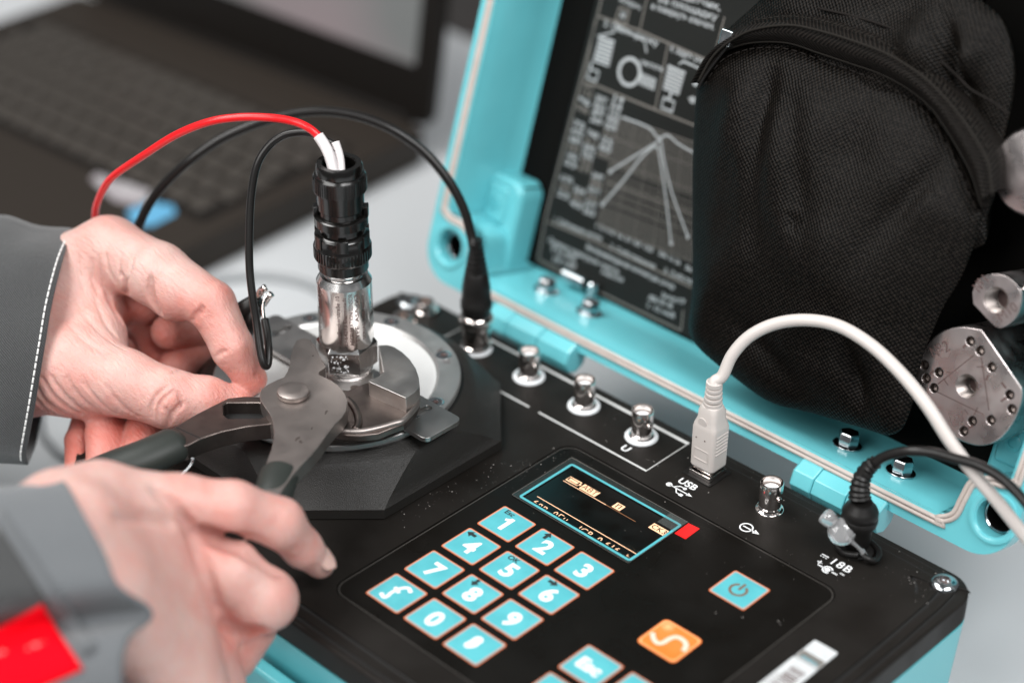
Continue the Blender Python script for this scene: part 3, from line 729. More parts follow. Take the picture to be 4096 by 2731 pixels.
# inner wall running back to the black floor
mb = MB(); FD = 42.0; prof = [(8.6, .4), (8.9, 2.0), (9.6, 4.5), (10.3, 9), (10.8, 18), (11.2, 30), (11.8, FD-2), (13.5, FD)]
base = np.array(rim_path(8.6)); rings = []
for ins, d in prof:
    x0, x1, w0, w1 = LX0+ins, LX1-ins, LW0+ins, LW1-ins
    rings.append([lid(min(max(x, x0), x1), min(max(w, w0), w1), d) for x, w in base])
n = len(rings[0]); V = sum(rings, []); Fc = []
for j in range(len(rings)-1):
    for i in range(n): Fc.append((j*n+i, j*n+(i+1) % n, (j+1)*n+(i+1) % n, (j+1)*n+i))
mb.add(V, Fc); mb.mk('lid_inner_wall', 'teal', case, smooth=60)
# corner cups
for x, w in HX:
    mb = MB(); mb.lathe(lid(x, w, 0), LN, [(9.8, -2.0), (10.6, .5), (10.4, 1.0), (9.2, 1.2), (8.2, .6), (7.7, -1.2), (7.5, -18), (0, -18)], 40, caps=False); o = mb.mk('corner_cup', 'teal', case, smooth=50)
    mb = MB(); mb.lathe(lid(x, w, 0), LN, [(7.4, -7), (7.0, -6.4), (6.4, -6.6), (6.4, -17.8), (0, -17.8)], 36, caps=False); mb.mk('cup_sleeve', 'foam', o, smooth=40)
    mb = MB(); mb.lathe(lid(x, w, 0), LN, [(7.2, -6.2), (6.9, -5.8), (6.5, -6.2)], 36, caps=False); mb.mk('cup_ring', 'zinc', o, smooth=40)
# gasket: double bead
gp = [lid(x, w, -.5) for x, w in rim_path(5.6)]
for off in (-.95, .95):
    P = np.array([(x, w) for x, w in rim_path(5.6)]); T = np.roll(P, -1, 0)-np.roll(P, 1, 0); T /= np.linalg.norm(T, axis=1)[:, None]+1e-9
    Q = P+np.c_[-T[:, 1], T[:, 0]]*off
    mb = MB(); pts = [lid(x, w, -.2) for x, w in Q]; pts.append(pts[0]); mb.tube(pts, 1.05, 8, caps=False); mb.mk('gasket', 'gasket', case, smooth=180)
# screw posts in the lower corners of the lid
def pw(x, y, w):   # meeting of a sight line with the inner bottom wall at height w: gives u and depth
    r = ray(x, y); o = LO+LW*w; X = CC+r*((o-CC) @ LW)/(r @ LW); return (X[0], -(X-LO) @ LN)
for sx in (-1, 1):
    x0_, x1_ = (-158, -134.5) if sx < 0 else (129, 152)
    mb = MB(); mb.prism([(x0_, 11), (x1_, 11), (x1_, 52), (x1_-4 if sx < 0 else x1_, 57), (x0_ if sx < 0 else x0_+4, 57), (x0_, 52)], -FD, -24, lambda x, y, h: lid(x, y, -h)); bo = mb.mk('corner_post', 'teal', case, bevel=4.0, bseg=4)
    mb = MB(); mb.prism([(x0_+3, 34), (x1_-7, 34), (x1_-7, 53), (x0_+3, 53)], -26, -22.0, lambda x, y, h: lid(x, y, -h)); mb.mk('post_head', 'teal', bo, bevel=2.6, bseg=3)
    mb = MB(); mb.lathe(lid((x0_+x1_)/2-2, 44, 21.9), LN, [(3.6, -.1), (3.6, .4), (3.0, .7), (1.8, .7), (1.7, .1), (0, .1)], 24); mb.mk('post_eye', 'teald', bo, smooth=40)
# dark recess floor and instruction sheet
mb = MB(); mb.prism(rrect(-157, 11, 151, 227, 5, 5), -FD-3, -FD+.5, lambda x, y, h: lid(x, y, -h)); mb.mk('recess_floor', 'foam', case, smooth=30)
mb = MB(); mb.prism(rrect(-131, 18, 60, 222, 2, 3), -FD+.6, -FD+2.6, lambda x, y, h: lid(x, y, -h)); sheet = mb.mk('instruction_sheet', 'sheet', case, bevel=.4)
SDP = FD-2.6
sf = lidf(SDP-.1)
def sp(x, y): return plid(*cL(x, y), SDP)
mbw = MB(); mbd = MB(); mbk = MB()
def sline(pts, w_=.7, m_=None): (m_ or mbd).stroke([sp(*p) for p in pts], w_, sf)
# frame
sline([(835, -60), (800, 80), (560, 1010), (528, 1200)], .9)
sline([(528, 1205), (700, 1300), (900, 1400), (1190, 1535)], .9)
sline([(1190, 1535), (1200, 1440)], .8)
sline([(800, 75), (1000, 145), (1340, 292)], 1.0)
sline([(1035, -20), (998, 142)], .7); sline([(1392, 80), (1338, 285)], .7)
sline([(740, 385), (790, 395), (1020, 490), (1270, 590)], 1.0)
sline([(1130, 205), (1070, 505)], .7); sline([(740, 385), (790, 100)], .5)
sline([(575, 1030), (800, 1125), (1240, 1335)], 1.0)
def stext(s, p, size, ang=None, m_=None, to=None):
    fitword(m_ or mbw, s, sp(*p), sp(*to), size*.72, sf, bold=.02)
stext('по датчик,', (1130, -40), 4.2, to=(1375, 38)); stext('на площадку', (1085, -5), 4.2, to=(1360, 84)); stext('и повернуть ключом.', (1052, 28), 4.0, to=(1345, 128))
stext('3. Подклю', (1382, 150), 4.0, to=(1560, 235)); stext('коммутат', (1372, 186), 4.0, to=(1560, 271)); stext('рабочее', (1364, 222), 4.0, to=(1560, 307))
stext('ключ', (905, -5), 3.6, to=(1000, 38))
stext('2. Снять рамку', (832, 108), 4.0, to=(1085, 205)); stext('4. Задать режим', (1140, 225), 4.0, to=(1335, 300))
stext('частота', (1000, 285), 3.4, to=(1105, 325))
mbw.stroke([sp(*p) for p in [(800, 170), (880, 150), (890, 120), (1020, 190), (1030, 245)]], .8, sf)
mbw.stroke([sp(*p) for p in [(1180, 300), (1200, 285), (1300, 330)]], .8, sf)
mbd.stroke([sp(*p) for p in [(905, 35), (950, 50), (935, 115), (885, 95)]], .9, sf, closed=True); mbw.stroke([sp(*p) for p in [(915, 60), (930, 65), (925, 85), (910, 80)]], .7, sf, closed=True)
for q in ([(812, 165), (882, 190), (855, 312), (780, 285)], [(1130, 300), (1212, 335), (1180, 445), (1105, 415)]): mbw.flat([sp(*p) for p in q], sf); [mbk.stroke([tuple(np.array(sp(*q[0]))*(1-t)+np.array(sp(*q[3]))*t), tuple(np.array(sp(*q[1]))*(1-t)+np.array(sp(*q[2]))*t)], .45, lidf(SDP-.16)) for t in (.15, .3, .45, .6, .75, .9)]
for q in ([(768, 320), (808, 335), (795, 378), (752, 362)], [(1110, 455), (1160, 475), (1148, 520), (1098, 500)]): mbw.stroke([sp(*p) for p in q], .8, sf, closed=True)
mbw.stroke([sp(*p) for p in [(775, 290), (768, 320)]], 1.2, sf); mbw.stroke([sp(*p) for p in [(1145, 430), (1135, 458)]], 1.2, sf)
c_ = sp(950, 335); mbw.stroke(circ(c_[0], c_[1], 6.1, 32), 1.7, sf, closed=True)
for k in range(6): mbw.stroke([sp(1010+k*12, 340+k*5), sp(1000+k*12, 395+k*5)], 1.0, sf)
mbw.flat([(x, y) for x, y in circ(*sp(1258, 385), 1.7, 14)], sf); mbw.stroke([sp(1225, 455), sp(1255, 478)], 1.0, sf); mbw.flat(circ(*sp(1243, 465), 1.7, 12), sf)
# number columns
r3 = random.Random(11)
for cx0, cy0, cx1, cy1, nn in ((755, 400, 640, 905, 15), (825, 430, 700, 950, 17), (895, 460, 760, 985, 17)):
    for k in range(nn):
        if r3.random() < .14: continue
        t = k/(nn-1); p = (cx0+(cx1-cx0)*t, cy0+(cy1-cy0)*t)
        s_ = ''.join(r3.choice('0123456789') for _ in range(r3.choice([2, 3, 3, 4])))
        stext(s_, (p[0]-26, p[1]-10), 3.9, to=(p[0]+28, p[1]+12), m_=mbw if r3.random() > .2 else mbd)
# graph
g0, g1, g2, g3 = sp(905, 545), sp(1268, 668), sp(1240, 1215), sp(800, 1045)
def gq(a, b): 
    p = np.array(g0)*(1-a)*(1-b)+np.array(g1)*a*(1-b)+np.array(g2)*a*b+np.array(g3)*(1-a)*b; return (p[0], p[1])
for k in range(46):
    if r3.random() > .12: mbd.stroke([gq(0, k/45), gq(1, k/45)], .28 if k % 9 else .5, sf)
for k in range(26): mbd.stroke([gq(k/25, 0.02), gq(k/25, 1)], .16 if k % 5 else .34, sf)
for cv, w_ in (([(915, 545), (1000, 575), (1050, 600), (1085, 640), (1130, 630), (1180, 670), (1258, 715)], .95), ([(855, 800), (960, 735), (1080, 660), (1095, 640)], .9), ([(822, 955), (930, 830), (1000, 740), (1060, 685), (1090, 690)], .9),
           ([(1085, 690), (1100, 780), (1120, 920), (1145, 1135)], .85), ([(1095, 640), (1110, 740), (1150, 900), (1222, 1100)], .9)):
    mbw.stroke([sp(*p) for p in spline(cv, 5)], w_, lidf(SDP-.2))
for p in ((862, 798), (825, 950), (1145, 1130), (1222, 1100)): mbw.flat(circ(*sp(*p), 1.0, 12), lidf(SDP-.22))
for a, b, s_, z_ in (((790, 1045), (1060, 1165), '1 2 4 8 16 31 63 125', 3.0), ((1085, 1175), (1190, 1225), '500 1k 2k', 3.0), ((1208, 1240), (1245, 1258), '5k', 3.0),
               ((600, 1020), (820, 1110), '1. Собственная частота', 3.2), ((860, 1145), (1070, 1240), '2. Собственная', 3.3), ((1110, 1255), (1240, 1310), '3. Собств', 3.3),
               ((575, 1115), (900, 1265), 'Предел перегруза чувств', 3.2), ((750, 1145), (1160, 1335), 'Воспроизводимая амплитуда ускор', 3.4), ((1100, 1370), (1210, 1405), 'Выход ICP', 3.1),
               ((590, 1155), (640, 1180), 'Гц', 3.2), ((650, 1180), (700, 1205), '50', 3.2), ((1035, 1380), (1080, 1395), '5', 3.2), ((1080, 1395), (1150, 1425), '10 В', 3.2), ((1030, 1415), (1160, 1470), '1. 12 мкВ', 3.2), ((590, 1200), (700, 1240), '10 мВ', 3.0), ((820, 1260), (920, 1300), 'масса', 3.2)):
    stext(s_, a, z_, to=b)
mbw.mk('white_print', 'print', sheet, smooth=0); mbd.mk('grey_print', 'printdim', sheet, smooth=0); mbk.mk('dark_print', 'sheet', sheet, smooth=0)

def hexbolt(p, parent, ax=LN, r=4.7, h=4.4, wr=6.3, name='hex_bolt'):
    mb = MB(); a = np.array(ax, float)
    mb.lathe(p, a, [(wr, 0), (wr, .8), (wr*.85, 1.3), (r*.9, 1.35)], 32); mb.lathe(np.array(p)+a*1.35, a, [(r, 0), (r, h*.8), (r*.86, h), (0, h)], 6, ref=(.9, .2, .3))
    return mb.mk(name, 'zinc', parent, bevel=.3, smooth=35)
WB = LW0+10.9
BA = LW*.97+LN*.10
for x, y in (cJ(1370, 112), cJ(1667, 262), cL(562, 1352), cL(762, 1455)):
    u_, d_ = pw(x, y, WB); hexbolt(lid(u_, WB, d_), case, ax=BA, h=5.2)
# small metal fixings standing on the inner bottom wall
p0 = pw(*cL(640, 1300), WB+4); p1 = pw(*cL(735, 1345), WB+4)
mb = MB(); mb.tube([lid(p0[0], WB+7, p0[1]), lid(p1[0], WB+7, p1[1])], 2.9, 16); mb.mk('clamp_pin', 'zinc', case, smooth=40)
for q, r_, h_ in (((768, 1400), 3.0, 9), ((800, 1345), 2.4, 12), ((835, 1400), 2.6, 8)):
    u_, d_ = pw(*cL(*q), WB); mb = MB(); mb.lathe(lid(u_, WB, d_), BA, [(r_, 0), (r_, h_*.4), (r_*.7, h_*.45), (r_*.7, h_*.6), (r_, h_*.65), (r_, h_), (r_*.7, h_+1), (0, h_+1)], 14); mb.mk('fixing_stud', 'zinc', case, smooth=40)

# ================================================================== METAL ADAPTERS in the lid
def adapter_no2():
    dd = 2.0
    P = [plid(*cG(x, y), dd) for x, y in ((740, 490), (765, 415), (810, 345), (880, 290), (970, 270), (1080, 285), (1290, 590), (1290, 650), (1260, 740), (1200, 830), (1130, 880), (1050, 890), (960, 860), (870, 800), (800, 720), (755, 620), (735, 550))]
    c = np.mean(np.array(P), 0); P = [tuple(p) for p in P]
    cc = lid(c[0], c[1], dd)
    t = thing('adapter_disc', 'large round aluminium adapter disc with one flat side, marked №2 and drilled with small holes', 'metal adapter', cc)
    hs = [(1020, 345), (1072, 395), (1132, 480), (780, 470), (855, 508), (790, 540), (830, 590), (1225, 625), (1237, 700), (1128, 757), (1030, 762), (985, 815)]
    ch = plid(*cG(1002, 580), dd)
    m1 = lambda x, y, h: lid(x, y, dd-h)
    ring_ = [tuple(q) for q in spline(P[6:]+P[:6], 5)]
    mb = MB(); mb.prism(ring_, -38, 0, m1, holes=[circ(ch[0], ch[1], 4.4, 24)]+[circ(*plid(*cG(*h), dd), 1.75, 12) for h in hs]); d_ = mb.mk('disc', 'alu', t, bevel=.5, smooth=25)
    mb = MB(); pr_ = [(4.6, 0)];
    for k in range(9): pr_ += [(4.3, -.3-k*1.1), (3.7, -.85-k*1.1)]
    mb.lathe(lid(ch[0], ch[1], dd), LN, pr_+[(0, -10.5)], 24, caps=False); mb.mk('threaded_bore', 'lever', t, smooth=30); mb = MB(); mb.flat(circ(ch[0], ch[1], 3.5, 20), lidf(dd+8.9)); mb.mk('bore_shade_disc', 'engrave', t)  # dark disc added so the inside of the bore looks shaded
    for h in hs:
        mb = MB(); q = plid(*cG(*h), dd); mb.lathe(lid(q[0], q[1], dd), LN, [(1.75, .02), (1.5, -.4), (1.3, -2.2), (0, -2.6)], 14, caps=False); mb.mk('drilled_hole', 'leverdk', t, smooth=50)  # hole walls in dark steel, their shade put into the colour
    f_ = lidf(dd-.06); mb = MB()
    for a, b in (((850, 570), (1040, 418)), ((1078, 430), (1118, 707)), ((848, 610), (1090, 728))): mb.stroke([plid(*cG(*a), dd), plid(*cG(*b), dd)], .45, f_)
    for a, b in (((895, 505), (920, 510)), ((880, 540), (905, 575)), ((1055, 480), (1085, 478)), ((990, 700), (1010, 728)), ((1060, 690), (1040, 730))): mb.stroke([plid(*cG(*a), dd), plid(*cG(*b), dd)], .4, f_)
    for a, b in (((980, 380), (1000, 362)), ((808, 518), (830, 500)), ((1115, 520), (1103, 550)), ((1183, 560), (1208, 592)), ((1180, 660), (1208, 640)), ((1010, 800), (1035, 785))): mb.stroke([plid(*cG(*a), dd), plid(*cG(*b), dd)], .9, f_)
    q = plid(*cG(862, 392), dd); q2 = plid(*cG(900, 372), dd); word(mb, '№2', q[0], q[1], 4.6, f_, rot=math.atan2(q2[1]-q[1], q2[0]-q[0]), sx=.85)
    mb.mk('engraving', 'engrave', t, smooth=0)
adapter_no2()
def adapter_no1():
    dd = 0.0; O = cG(1160, 125); c = plid(*O, dd); cc = lid(c[0], c[1], dd)
    t = thing('adapter_nut', 'small round aluminium adapter marked №1 and M10 with a threaded bore', 'metal adapter', cc)
    P = [plid(*cG(x, y), dd) for x, y in ((1030, 90), (1050, 40), (1090, 5), (1150, -5), (1215, 10), (1270, 60), (1290, 110), (1280, 180), (1250, 230), (1205, 265), (1150, 268), (1035, 150))]
    P = [tuple(p) for p in spline(P[:1]+P[1:], 4)]
    ch = plid(*cG(1155, 130), dd)
    mb = MB(); mb.prism(P, -40, 0, lambda x, y, h: lid(x, y, dd-h), holes=[circ(ch[0], ch[1], 5.0, 28)]); mb.mk('nut_body', 'alu', t, bevel=.7, smooth=25)
    mb = MB(); pr_ = [(5.3, .05), (5.0, -.3)]
    for k in range(9): pr_ += [(4.9, -.6-k*1.1), (4.2, -1.1-k*1.1)]
    mb.lathe(lid(ch[0], ch[1], dd), LN, pr_+[(0, -11)], 28, caps=False); mb.mk('threaded_bore', 'lever', t, smooth=30); mb = MB(); mb.flat(circ(ch[0], ch[1], 3.9, 20), lidf(dd+9)); mb.mk('bore_shade_disc', 'engrave', t)  # another added dark disc, shade of the bore as colour
    mb = MB(); f_ = lidf(dd-.06)
    a = plid(*cG(1080, 45), dd); b = plid(*cG(1115, 20), dd); word(mb, '№1', a[0], a[1], 4.0, f_, rot=math.atan2(b[1]-a[1], b[0]-a[0])+.25, sx=.8)
    a = plid(*cG(1215, 195), dd); b = plid(*cG(1255, 165), dd); word(mb, 'M10', a[0], a[1], 4.0, f_, rot=math.atan2(b[1]-a[1], b[0]-a[0]), sx=.9)
    mb.mk('engraving', 'engrave', t, smooth=0)
    mb = MB(); q = plid(*cG(1265, 65), dd+8); mb.lathe(lid(q[0]+3, q[1]+2, dd+8), LN*.5+np.array([.8, .1, 0]), [(2, 0), (2, 3), (1.5, 3.5), (0, 3.5)], 12); mb.mk('side_screw', 'chrome', t, smooth=40)
adapter_no1()
# a third one, only its rounded edge in view at the right border
c = plid(2372, 395, 0); t = thing('adapter_puck', 'dull round metal adapter cut off by the right border beside the black bag', 'metal adapter', lid(c[0], c[1], 0))
mb = MB(); mb.lathe(lid(c[0], c[1], 0), LN, [(17.2, -40), (17.2, -2), (16.0, 0), (10, 1), (0, 1.2)], 40); mb.mk('cap_body', 'alu', t, smooth=40)

# ================================================================== ACCELERATION SENSOR with its connector
AX, AY = -95.7, 62.6
def axz(fy):   # height on the sensor axis that appears at picture row fy
    lo, hi = 0.0, 200.0
    for _ in range(40):
        m_ = (lo+hi)/2
        if topx((AX, AY, m_))[1] > fy: lo = m_
        else: hi = m_
    return lo
sz = lambda y: axz(287.1+.3662*y)
S0 = 29.4
sensor = thing('acceleration_sensor', 'steel acceleration sensor with black threaded connector, gripped by the pliers on the vibration table', 'sensor', (AX, AY, S0))
def rod(name, prof, m, parent, n=64, smooth=28, **k):
    mb = MB(); mb.lathe((AX, AY, 0), (0, 0, 1), prof, n); return mb.mk(name, m, parent, smooth=smooth, **k)
rod('base_flange', [(10.6, S0), (10.8, S0+.4), (10.8, S0+1.6), (10.3, S0+1.9), (10.3, S0+2.6), (9.6, S0+3)], 'steel', sensor)
fphi0 = math.atan2(CC[1]-AY, CC[0]-AX)+math.radians(22)
mb = MB(); hz = [(11.6, S0+2.9), (12.95, S0+3.9), (12.95, 43.3), (11.0, 46.2)]
mb.lathe((AX, AY, 0), (0, 0, 1), hz, 6, ref=(math.cos(fphi0), math.sin(fphi0), 0)); hx = mb.mk('hexagon', 'steel', sensor, bevel=.25, smooth=20)
sb = rod('sensor_body', [(10.9, 43.5), (11.5, 45.2), (11.5, 73.2), (9.9, 76.2), (8.6, 76.4), (8.35, 76.6), (8.35, 81)], 'steel', sensor, 96)
# engraved lines running up the body
def wrapz(phi, rad):
    return lambda x, y, h: (AX+rad*math.cos(phi+x/rad), AY+rad*math.sin(phi+x/rad), y)
fphi = math.atan2(CC[1]-AY, CC[0]-AX)
mb = MB(); 
for s_, off, z0_, size, L in (('ACCELERATION SENSOR', 12, 47.5, 1.75, 25), ('TYPE  ASA-063', 24, 48.5, 1.7, 23), ('D-64293 Darmstadt', -1, 47.8, 1.5, 23), ('Leydheckerstraße 10', -15, 48.6, 1.6, 23), ('TC-RLC CODE  AA97 B.00384', -66, 46.8, 1.6, 28), ('SERIAL  108 44501', 40, 49, 1.5, 21)):
    V_, F_ = text2d(s_, size, .012, 0, 1, 'LEFT'); k = L/max(v[0] for v in V_)
    ph = fphi+math.radians(off); R_ = 11.53
    mb.add([(AX+R_*math.cos(ph-vy/R_), AY+R_*math.sin(ph-vy/R_), z0_+vx*k) for vx, vy in V_], F_)
mb.mk('engraved_text', 'engrave', sb, smooth=0)
mb = MB()   # remains of a peeled paper sticker on the hexagon face
r5 = random.Random(5); na = fphi-math.radians(12)
for k in range(46):
    a = math.radians(r5.gauss(-14, 12)); z_ = S0+4+r5.random()**.8*9; rr = 12.95*math.cos(PI/6)+.12; s_ = .15+.35*r5.random()**2
    nn = np.array([math.cos(fphi0-PI/6), math.sin(fphi0-PI/6), 0]); tt = np.array([-nn[1], nn[0], 0])
    c = np.array([AX, AY, z_])+nn*rr+tt*r5.uniform(-5.4, 2.0)
    mb.flat([(s_*math.cos(q)*r5.uniform(.6, 1.5), s_*math.sin(q)*r5.uniform(.6, 1.5)) for q in [k2*PI/3 for k2 in range(6)]], lambda x, y, h: c+tt*x+np.array([0, 0, 1.0])*y)
mb.mk('white_flakes', 'white', hx, smooth=0, kind='stuff')
# black connector
z1 = 78.5
conn = rod('connector', [(9.6, z1), (10.4, z1+.8), (10.4, 83.2), (11.4, 84.0), (11.6, 84.4), (11.6, 90.5), (11.2, 91.2), (11.2, 95.0), (10.3, 96), (9.2, 96.4), (9.0, 99.0), (9.6, 99.5), (10.9, 99.8), (10.9, 103.2), (10.4, 103.6), (9.0, 103.9), (8.9, 106.4), (9.5, 107), (9.6, 114.3), (10.6, 114.8), (10.6, 121.3), (10.0, 122.2), (9.5, 122.4), (9.5, 125.5), (8.9, 126.6), (6.9, 126.6), (6.4, 126.0), (6.2, 120), (0, 120)], 'plug', sensor, 72, 30)
def knurl(name, r, z0_, z1_, nn, w_, h_=.35):
    mb = MB()
    for k in range(nn):
        a = 2*PI*k/nn; c = (AX+r*math.cos(a), AY+r*math.sin(a), (z0_+z1_)/2)
        mb.box(c, (h_*2, w_, z1_-z0_), [(math.cos(a), math.sin(a), 0), (-math.sin(a), math.cos(a), 0), (0, 0, 1)])
    mb.mk(name, 'plug', conn, bevel=.1, kind='stuff')
knurl('coupling_ribs', 11.55, 84.8, 89.8, 48, .75)
knurl('collar_ribs', 10.6, 115.2, 121.0, 56, .6, .25)
for a0 in (-100, -40, 20, 80, 140, 200):    # castellated coupling edge and latching ears
    a = math.radians(a0); mb = MB(); arc = [math.radians(t) for t in range(-13, 14, 3)]
    P = [(10.1*math.cos(a+t), 10.1*math.sin(a+t)) for t in arc]+[(11.75*math.cos(a+t), 11.75*math.sin(a+t)) for t in arc[::-1]]
    mb.prism([(AX+x, AY+y) for x, y in P], 91.0, 96.6); mb.mk('coupling_tooth', 'plug', conn, bevel=.3)
for a0 in (-135, 45, 150):
    a = math.radians(a0); mb = MB(); arc = [math.radians(t) for t in range(-12, 13, 3)]
    P = [(9.2*math.cos(a+t), 9.2*math.sin(a+t)) for t in arc]+[(11.2*math.cos(a+t), 11.2*math.sin(a+t)) for t in arc[::-1]]
    mb.prism([(AX+x, AY+y) for x, y in P], 103, 107.6); mb.mk('latch_ear', 'plug', conn, bevel=.35)

def wire(name, pts, r, m, parent, n=14, k=10, flat=1.0):
    P = [pd(x, y, d) for x, y, d in pts]; P = spline(P, k)
    mb = MB(); mb.tube(P, r, n, flat=flat); return mb.mk(name, m, parent, smooth=180)
DS = depth_of((AX, AY, 126))
wire('red_wire', [(300, 590, DS+100), (245, 545, DS+98), (222, 515, DS+92), (219, 495, DS+84), (223, 468, DS+74), (239, 432, DS+60), (264, 402, DS+48), (330, 357, DS+30), (403, 311, DS+16), (478, 281, DS+7), (550, 270, DS+3), (622, 271, DS+1), (672, 279, DS+1), (705, 292, DS), (728, 310, DS), (741, 331, DS)], 1.62, 'wred', sensor)
wire('white_sleeving', [(731, 312, DS), (745, 333, DS), (756, 356, DS-.5), (766, 392, DS), (771, 420, DS)], 2.2, 'wwhite', sensor)
wire('white_sleeving', [(770, 327, DS+2.5), (776, 345, DS+2.5), (781, 366, DS+2), (783, 392, DS+1.5), (784, 420, DS)], 1.75, 'wwhite', sensor)
wire('black_wire', [(774, 350, DS+2.5), (769, 335, DS+4), (752, 325, DS+6), (735, 315, DS+8), (712, 306, DS+10), (680, 305, DS+12), (648, 313, DS+13), (616, 337, DS+14), (591, 378, DS+15), (578, 440, DS+17), (573, 520, DS+19), (573, 610, DS+21), (580, 680, DS+22), (589, 740, DS+23), (597, 800, DS+23), (604, 832, DS+23), (611, 841, DS+24), (616, 832, DS+25), (617, 800, DS+27), (614, 765, DS+30), (608, 733, DS+32)], 1.66, 'wblk', sensor)
wire('bare_strand', [(608, 735, DS+32), (605, 722, DS+33), (604, 705, DS+35), (607, 690, DS+37), (611, 676, DS+38)], .8, 'chrome', sensor)
# small metal clip with black jaws holding the bare strand
clip = thing('test_clip', 'small black clip with bright tips holding the bare end of the black wire', 'clip', pd(590, 700, DS+48))
mb = MB(); mb.tube([pd(522, 735, DS+52), pd(560, 712, DS+48), pd(592, 688, DS+44)], [3.0, 4.2, 3.2], 12); mb.tube([pd(545, 790, DS+54), pd(572, 745, DS+49), pd(596, 700, DS+44)], [3.0, 4.0, 2.2], 12); mb.mk('clip_cover', 'rubber', clip, smooth=180)
mb = MB(); mb.tube([pd(585, 690, DS+43), pd(600, 668, DS+41), pd(607, 660, DS+40), pd(611, 668, DS+39.5)], [1.4, 1.6, 1.3, 1.0], 12); mb.mk('clip_tip', 'chrome', clip, smooth=180)
mb = MB(); mb.tube([pd(605, 700, DS+42), pd(616, 682, DS+41), pd(623, 675, DS+40)], [1.3, 1.4, 1.5], 12); mb.mk('clip_tip', 'chrome', clip, smooth=180)

# ================================================================== PLIERS
PT = 43.0
pl = thing('slip_joint_pliers', 'dark steel slip-joint pliers with toothed jaws round the sensor hexagon and green-black grips', 'pliers', pz(*cS(435, 745), PT-6))
def outl(pts, cr, z): return [tuple(pz(*cr(x, y), z)[:2]) for x, y in pts]
teethL = []
A0 = (530, 403); A1 = (628, 578); nt_ = 13
for k in range(nt_):
    for fx, off in ((0, 0), (.55, 12)):
        t = (k+fx)/nt_; dx, dy = A1[0]-A0[0], A1[1]-A0[1]; L_ = math.hypot(dx, dy)
        teethL.append((A0[0]+dx*t+dy/L_*-off*-1*1.0, A0[1]+dy*t-dx/L_*off*1.0))
LA_ = [(480, 397), (508, 394)]+teethL+[(628, 580), (592, 602), (588, 622), (620, 638), (660, 655), (712, 690), (752, 738), (770, 790), (762, 848), (735, 892), (690, 935), (640, 1000), (590, 1070), (540, 1130), (480, 1190), (420, 1262), (330, 1390), (270, 1380), (250, 1290), (252, 1200), (268, 1150), (288, 1100), (303, 1040), (308, 980), (300, 920), (280, 870), (250, 828), (226, 790), (217, 752), (230, 716), (268, 685), (330, 655), (368, 640), (393, 600), (408, 550), (414, 500), (426, 450), (448, 410)]
mb = MB(); mb.prism(outl(LA_, cS, PT), PT-6.5, PT); la = mb.mk('upper_lever', 'lever', pl, bevel=.28, bseg=2, smooth=20)
for q_ in ([(628, 852), (640, 846), (648, 850), (640, 862), (630, 878), (624, 872)], [(438, 1030), (448, 1018), (470, 1010), (474, 1022), (452, 1034), (442, 1046)], [(535, 965), (548, 950), (553, 953), (545, 972)], [(462, 1040), (476, 1032), (490, 1048), (480, 1056), (466, 1052)], [(545, 505), (556, 500), (558, 508), (548, 512)]):
    mb = MB(); mb.flat(outl(chaikin(q_, 2), cS, PT), lambda x, y, h: (x, y, PT+.03)); mb.mk('oil_stain', 'oilstain', la, smooth=0)
pc = pz(*cS(430, 752), PT)
mb = MB(); mb.lathe((pc[0], pc[1], PT), (0, 0, 1), [(5.8, -.2), (6.3, .2), (6.6, 1.3), (6.3, 2.3), (5.2, 2.8), (2.5, 3.0), (0, 3.0)], 40); mb.mk('rivet', 'lever', pl, smooth=45)
# lower lever: jaw with toothed face
JT = 41.0
teethR = []
B0 = (986, 612); B1 = (960, 455); nt_ = 12
for k in range(nt_):
    for fx, off in ((0, 0), (.5, 12)):
        t = (k+fx)/nt_; dx, dy = B1[0]-B0[0], B1[1]-B0[1]; L_ = math.hypot(dx, dy)
        teethR.append((B0[0]+dx*t-dy/L_*off, B0[1]+dy*t+dx/L_*off))
JB = teethR+[(960, 440), (1020, 437), (1062, 450), (1112, 482), (1160, 528), (1195, 580), (1216, 640), (1222, 700), (1190, 735), (1136, 768), (1128, 768), (1010, 715), (910, 672), (900, 662), (908, 655), (935, 648), (965, 635)]
mb = MB(); mb.prism(outl(JB, cS, JT), 30.2, JT); mb.mk('jaw', 'jaw', pl, bevel=.28, bseg=2, smooth=20)
SHZ = 35.5
SH = [(770, 700), (880, 655), (985, 650), (1100, 640), (1222, 740), (1222, 780), (1200, 830), (1120, 915), (1060, 935), (960, 975), (850, 985), (740, 980), (660, 960), (560, 910), (430, 830), (300, 790), (420, 650), (600, 680)]
mb = MB(); mb.prism(outl(SH, cS, SHZ), 30.3, SHZ-1.4); sh = mb.mk('lower_lever', 'leverdk', pl, bevel=1.0, bseg=3, smooth=30)
rimp = [pz(*cS(x, y), SHZ) for x, y in [(1212, 770), (1190, 820), (1118, 895), (1060, 915), (955, 945), (850, 965), (740, 962), (660, 945), (590, 915)]]
mb = MB(); mb.tube([p-np.array([0, 0, 1.2]) for p in spline(rimp, 5)], 1.25, 10); mb.mk('raised_rim', 'lever', sh, smooth=180)
mb = MB(); mb.tube([p-np.array([0, 0, 1.0]) for p in spline([pz(*cS(x, y), SHZ) for x, y in [(760, 760), (800, 800), (830, 860), (835, 920), (815, 955)]], 5)], 1.6, 10, flat=.6); mb.mk('curved_rib', 'leverdk', sh, smooth=180)
HZ = 38.5
HP = [(1700, 700), (1620, 600), (1500, 560), (1330, 556), (1200, 570), (960, 690), (790, 790), (600, 880), (600, 980), (760, 960), (880, 940), (985, 888), (1150, 833), (1350, 792), (1530, 775), (1640, 800)]
SL = [(1165, 625), (1190, 608), (1440, 606), (1520, 640), (1530, 700), (1450, 728), (1200, 732), (1165, 700)]
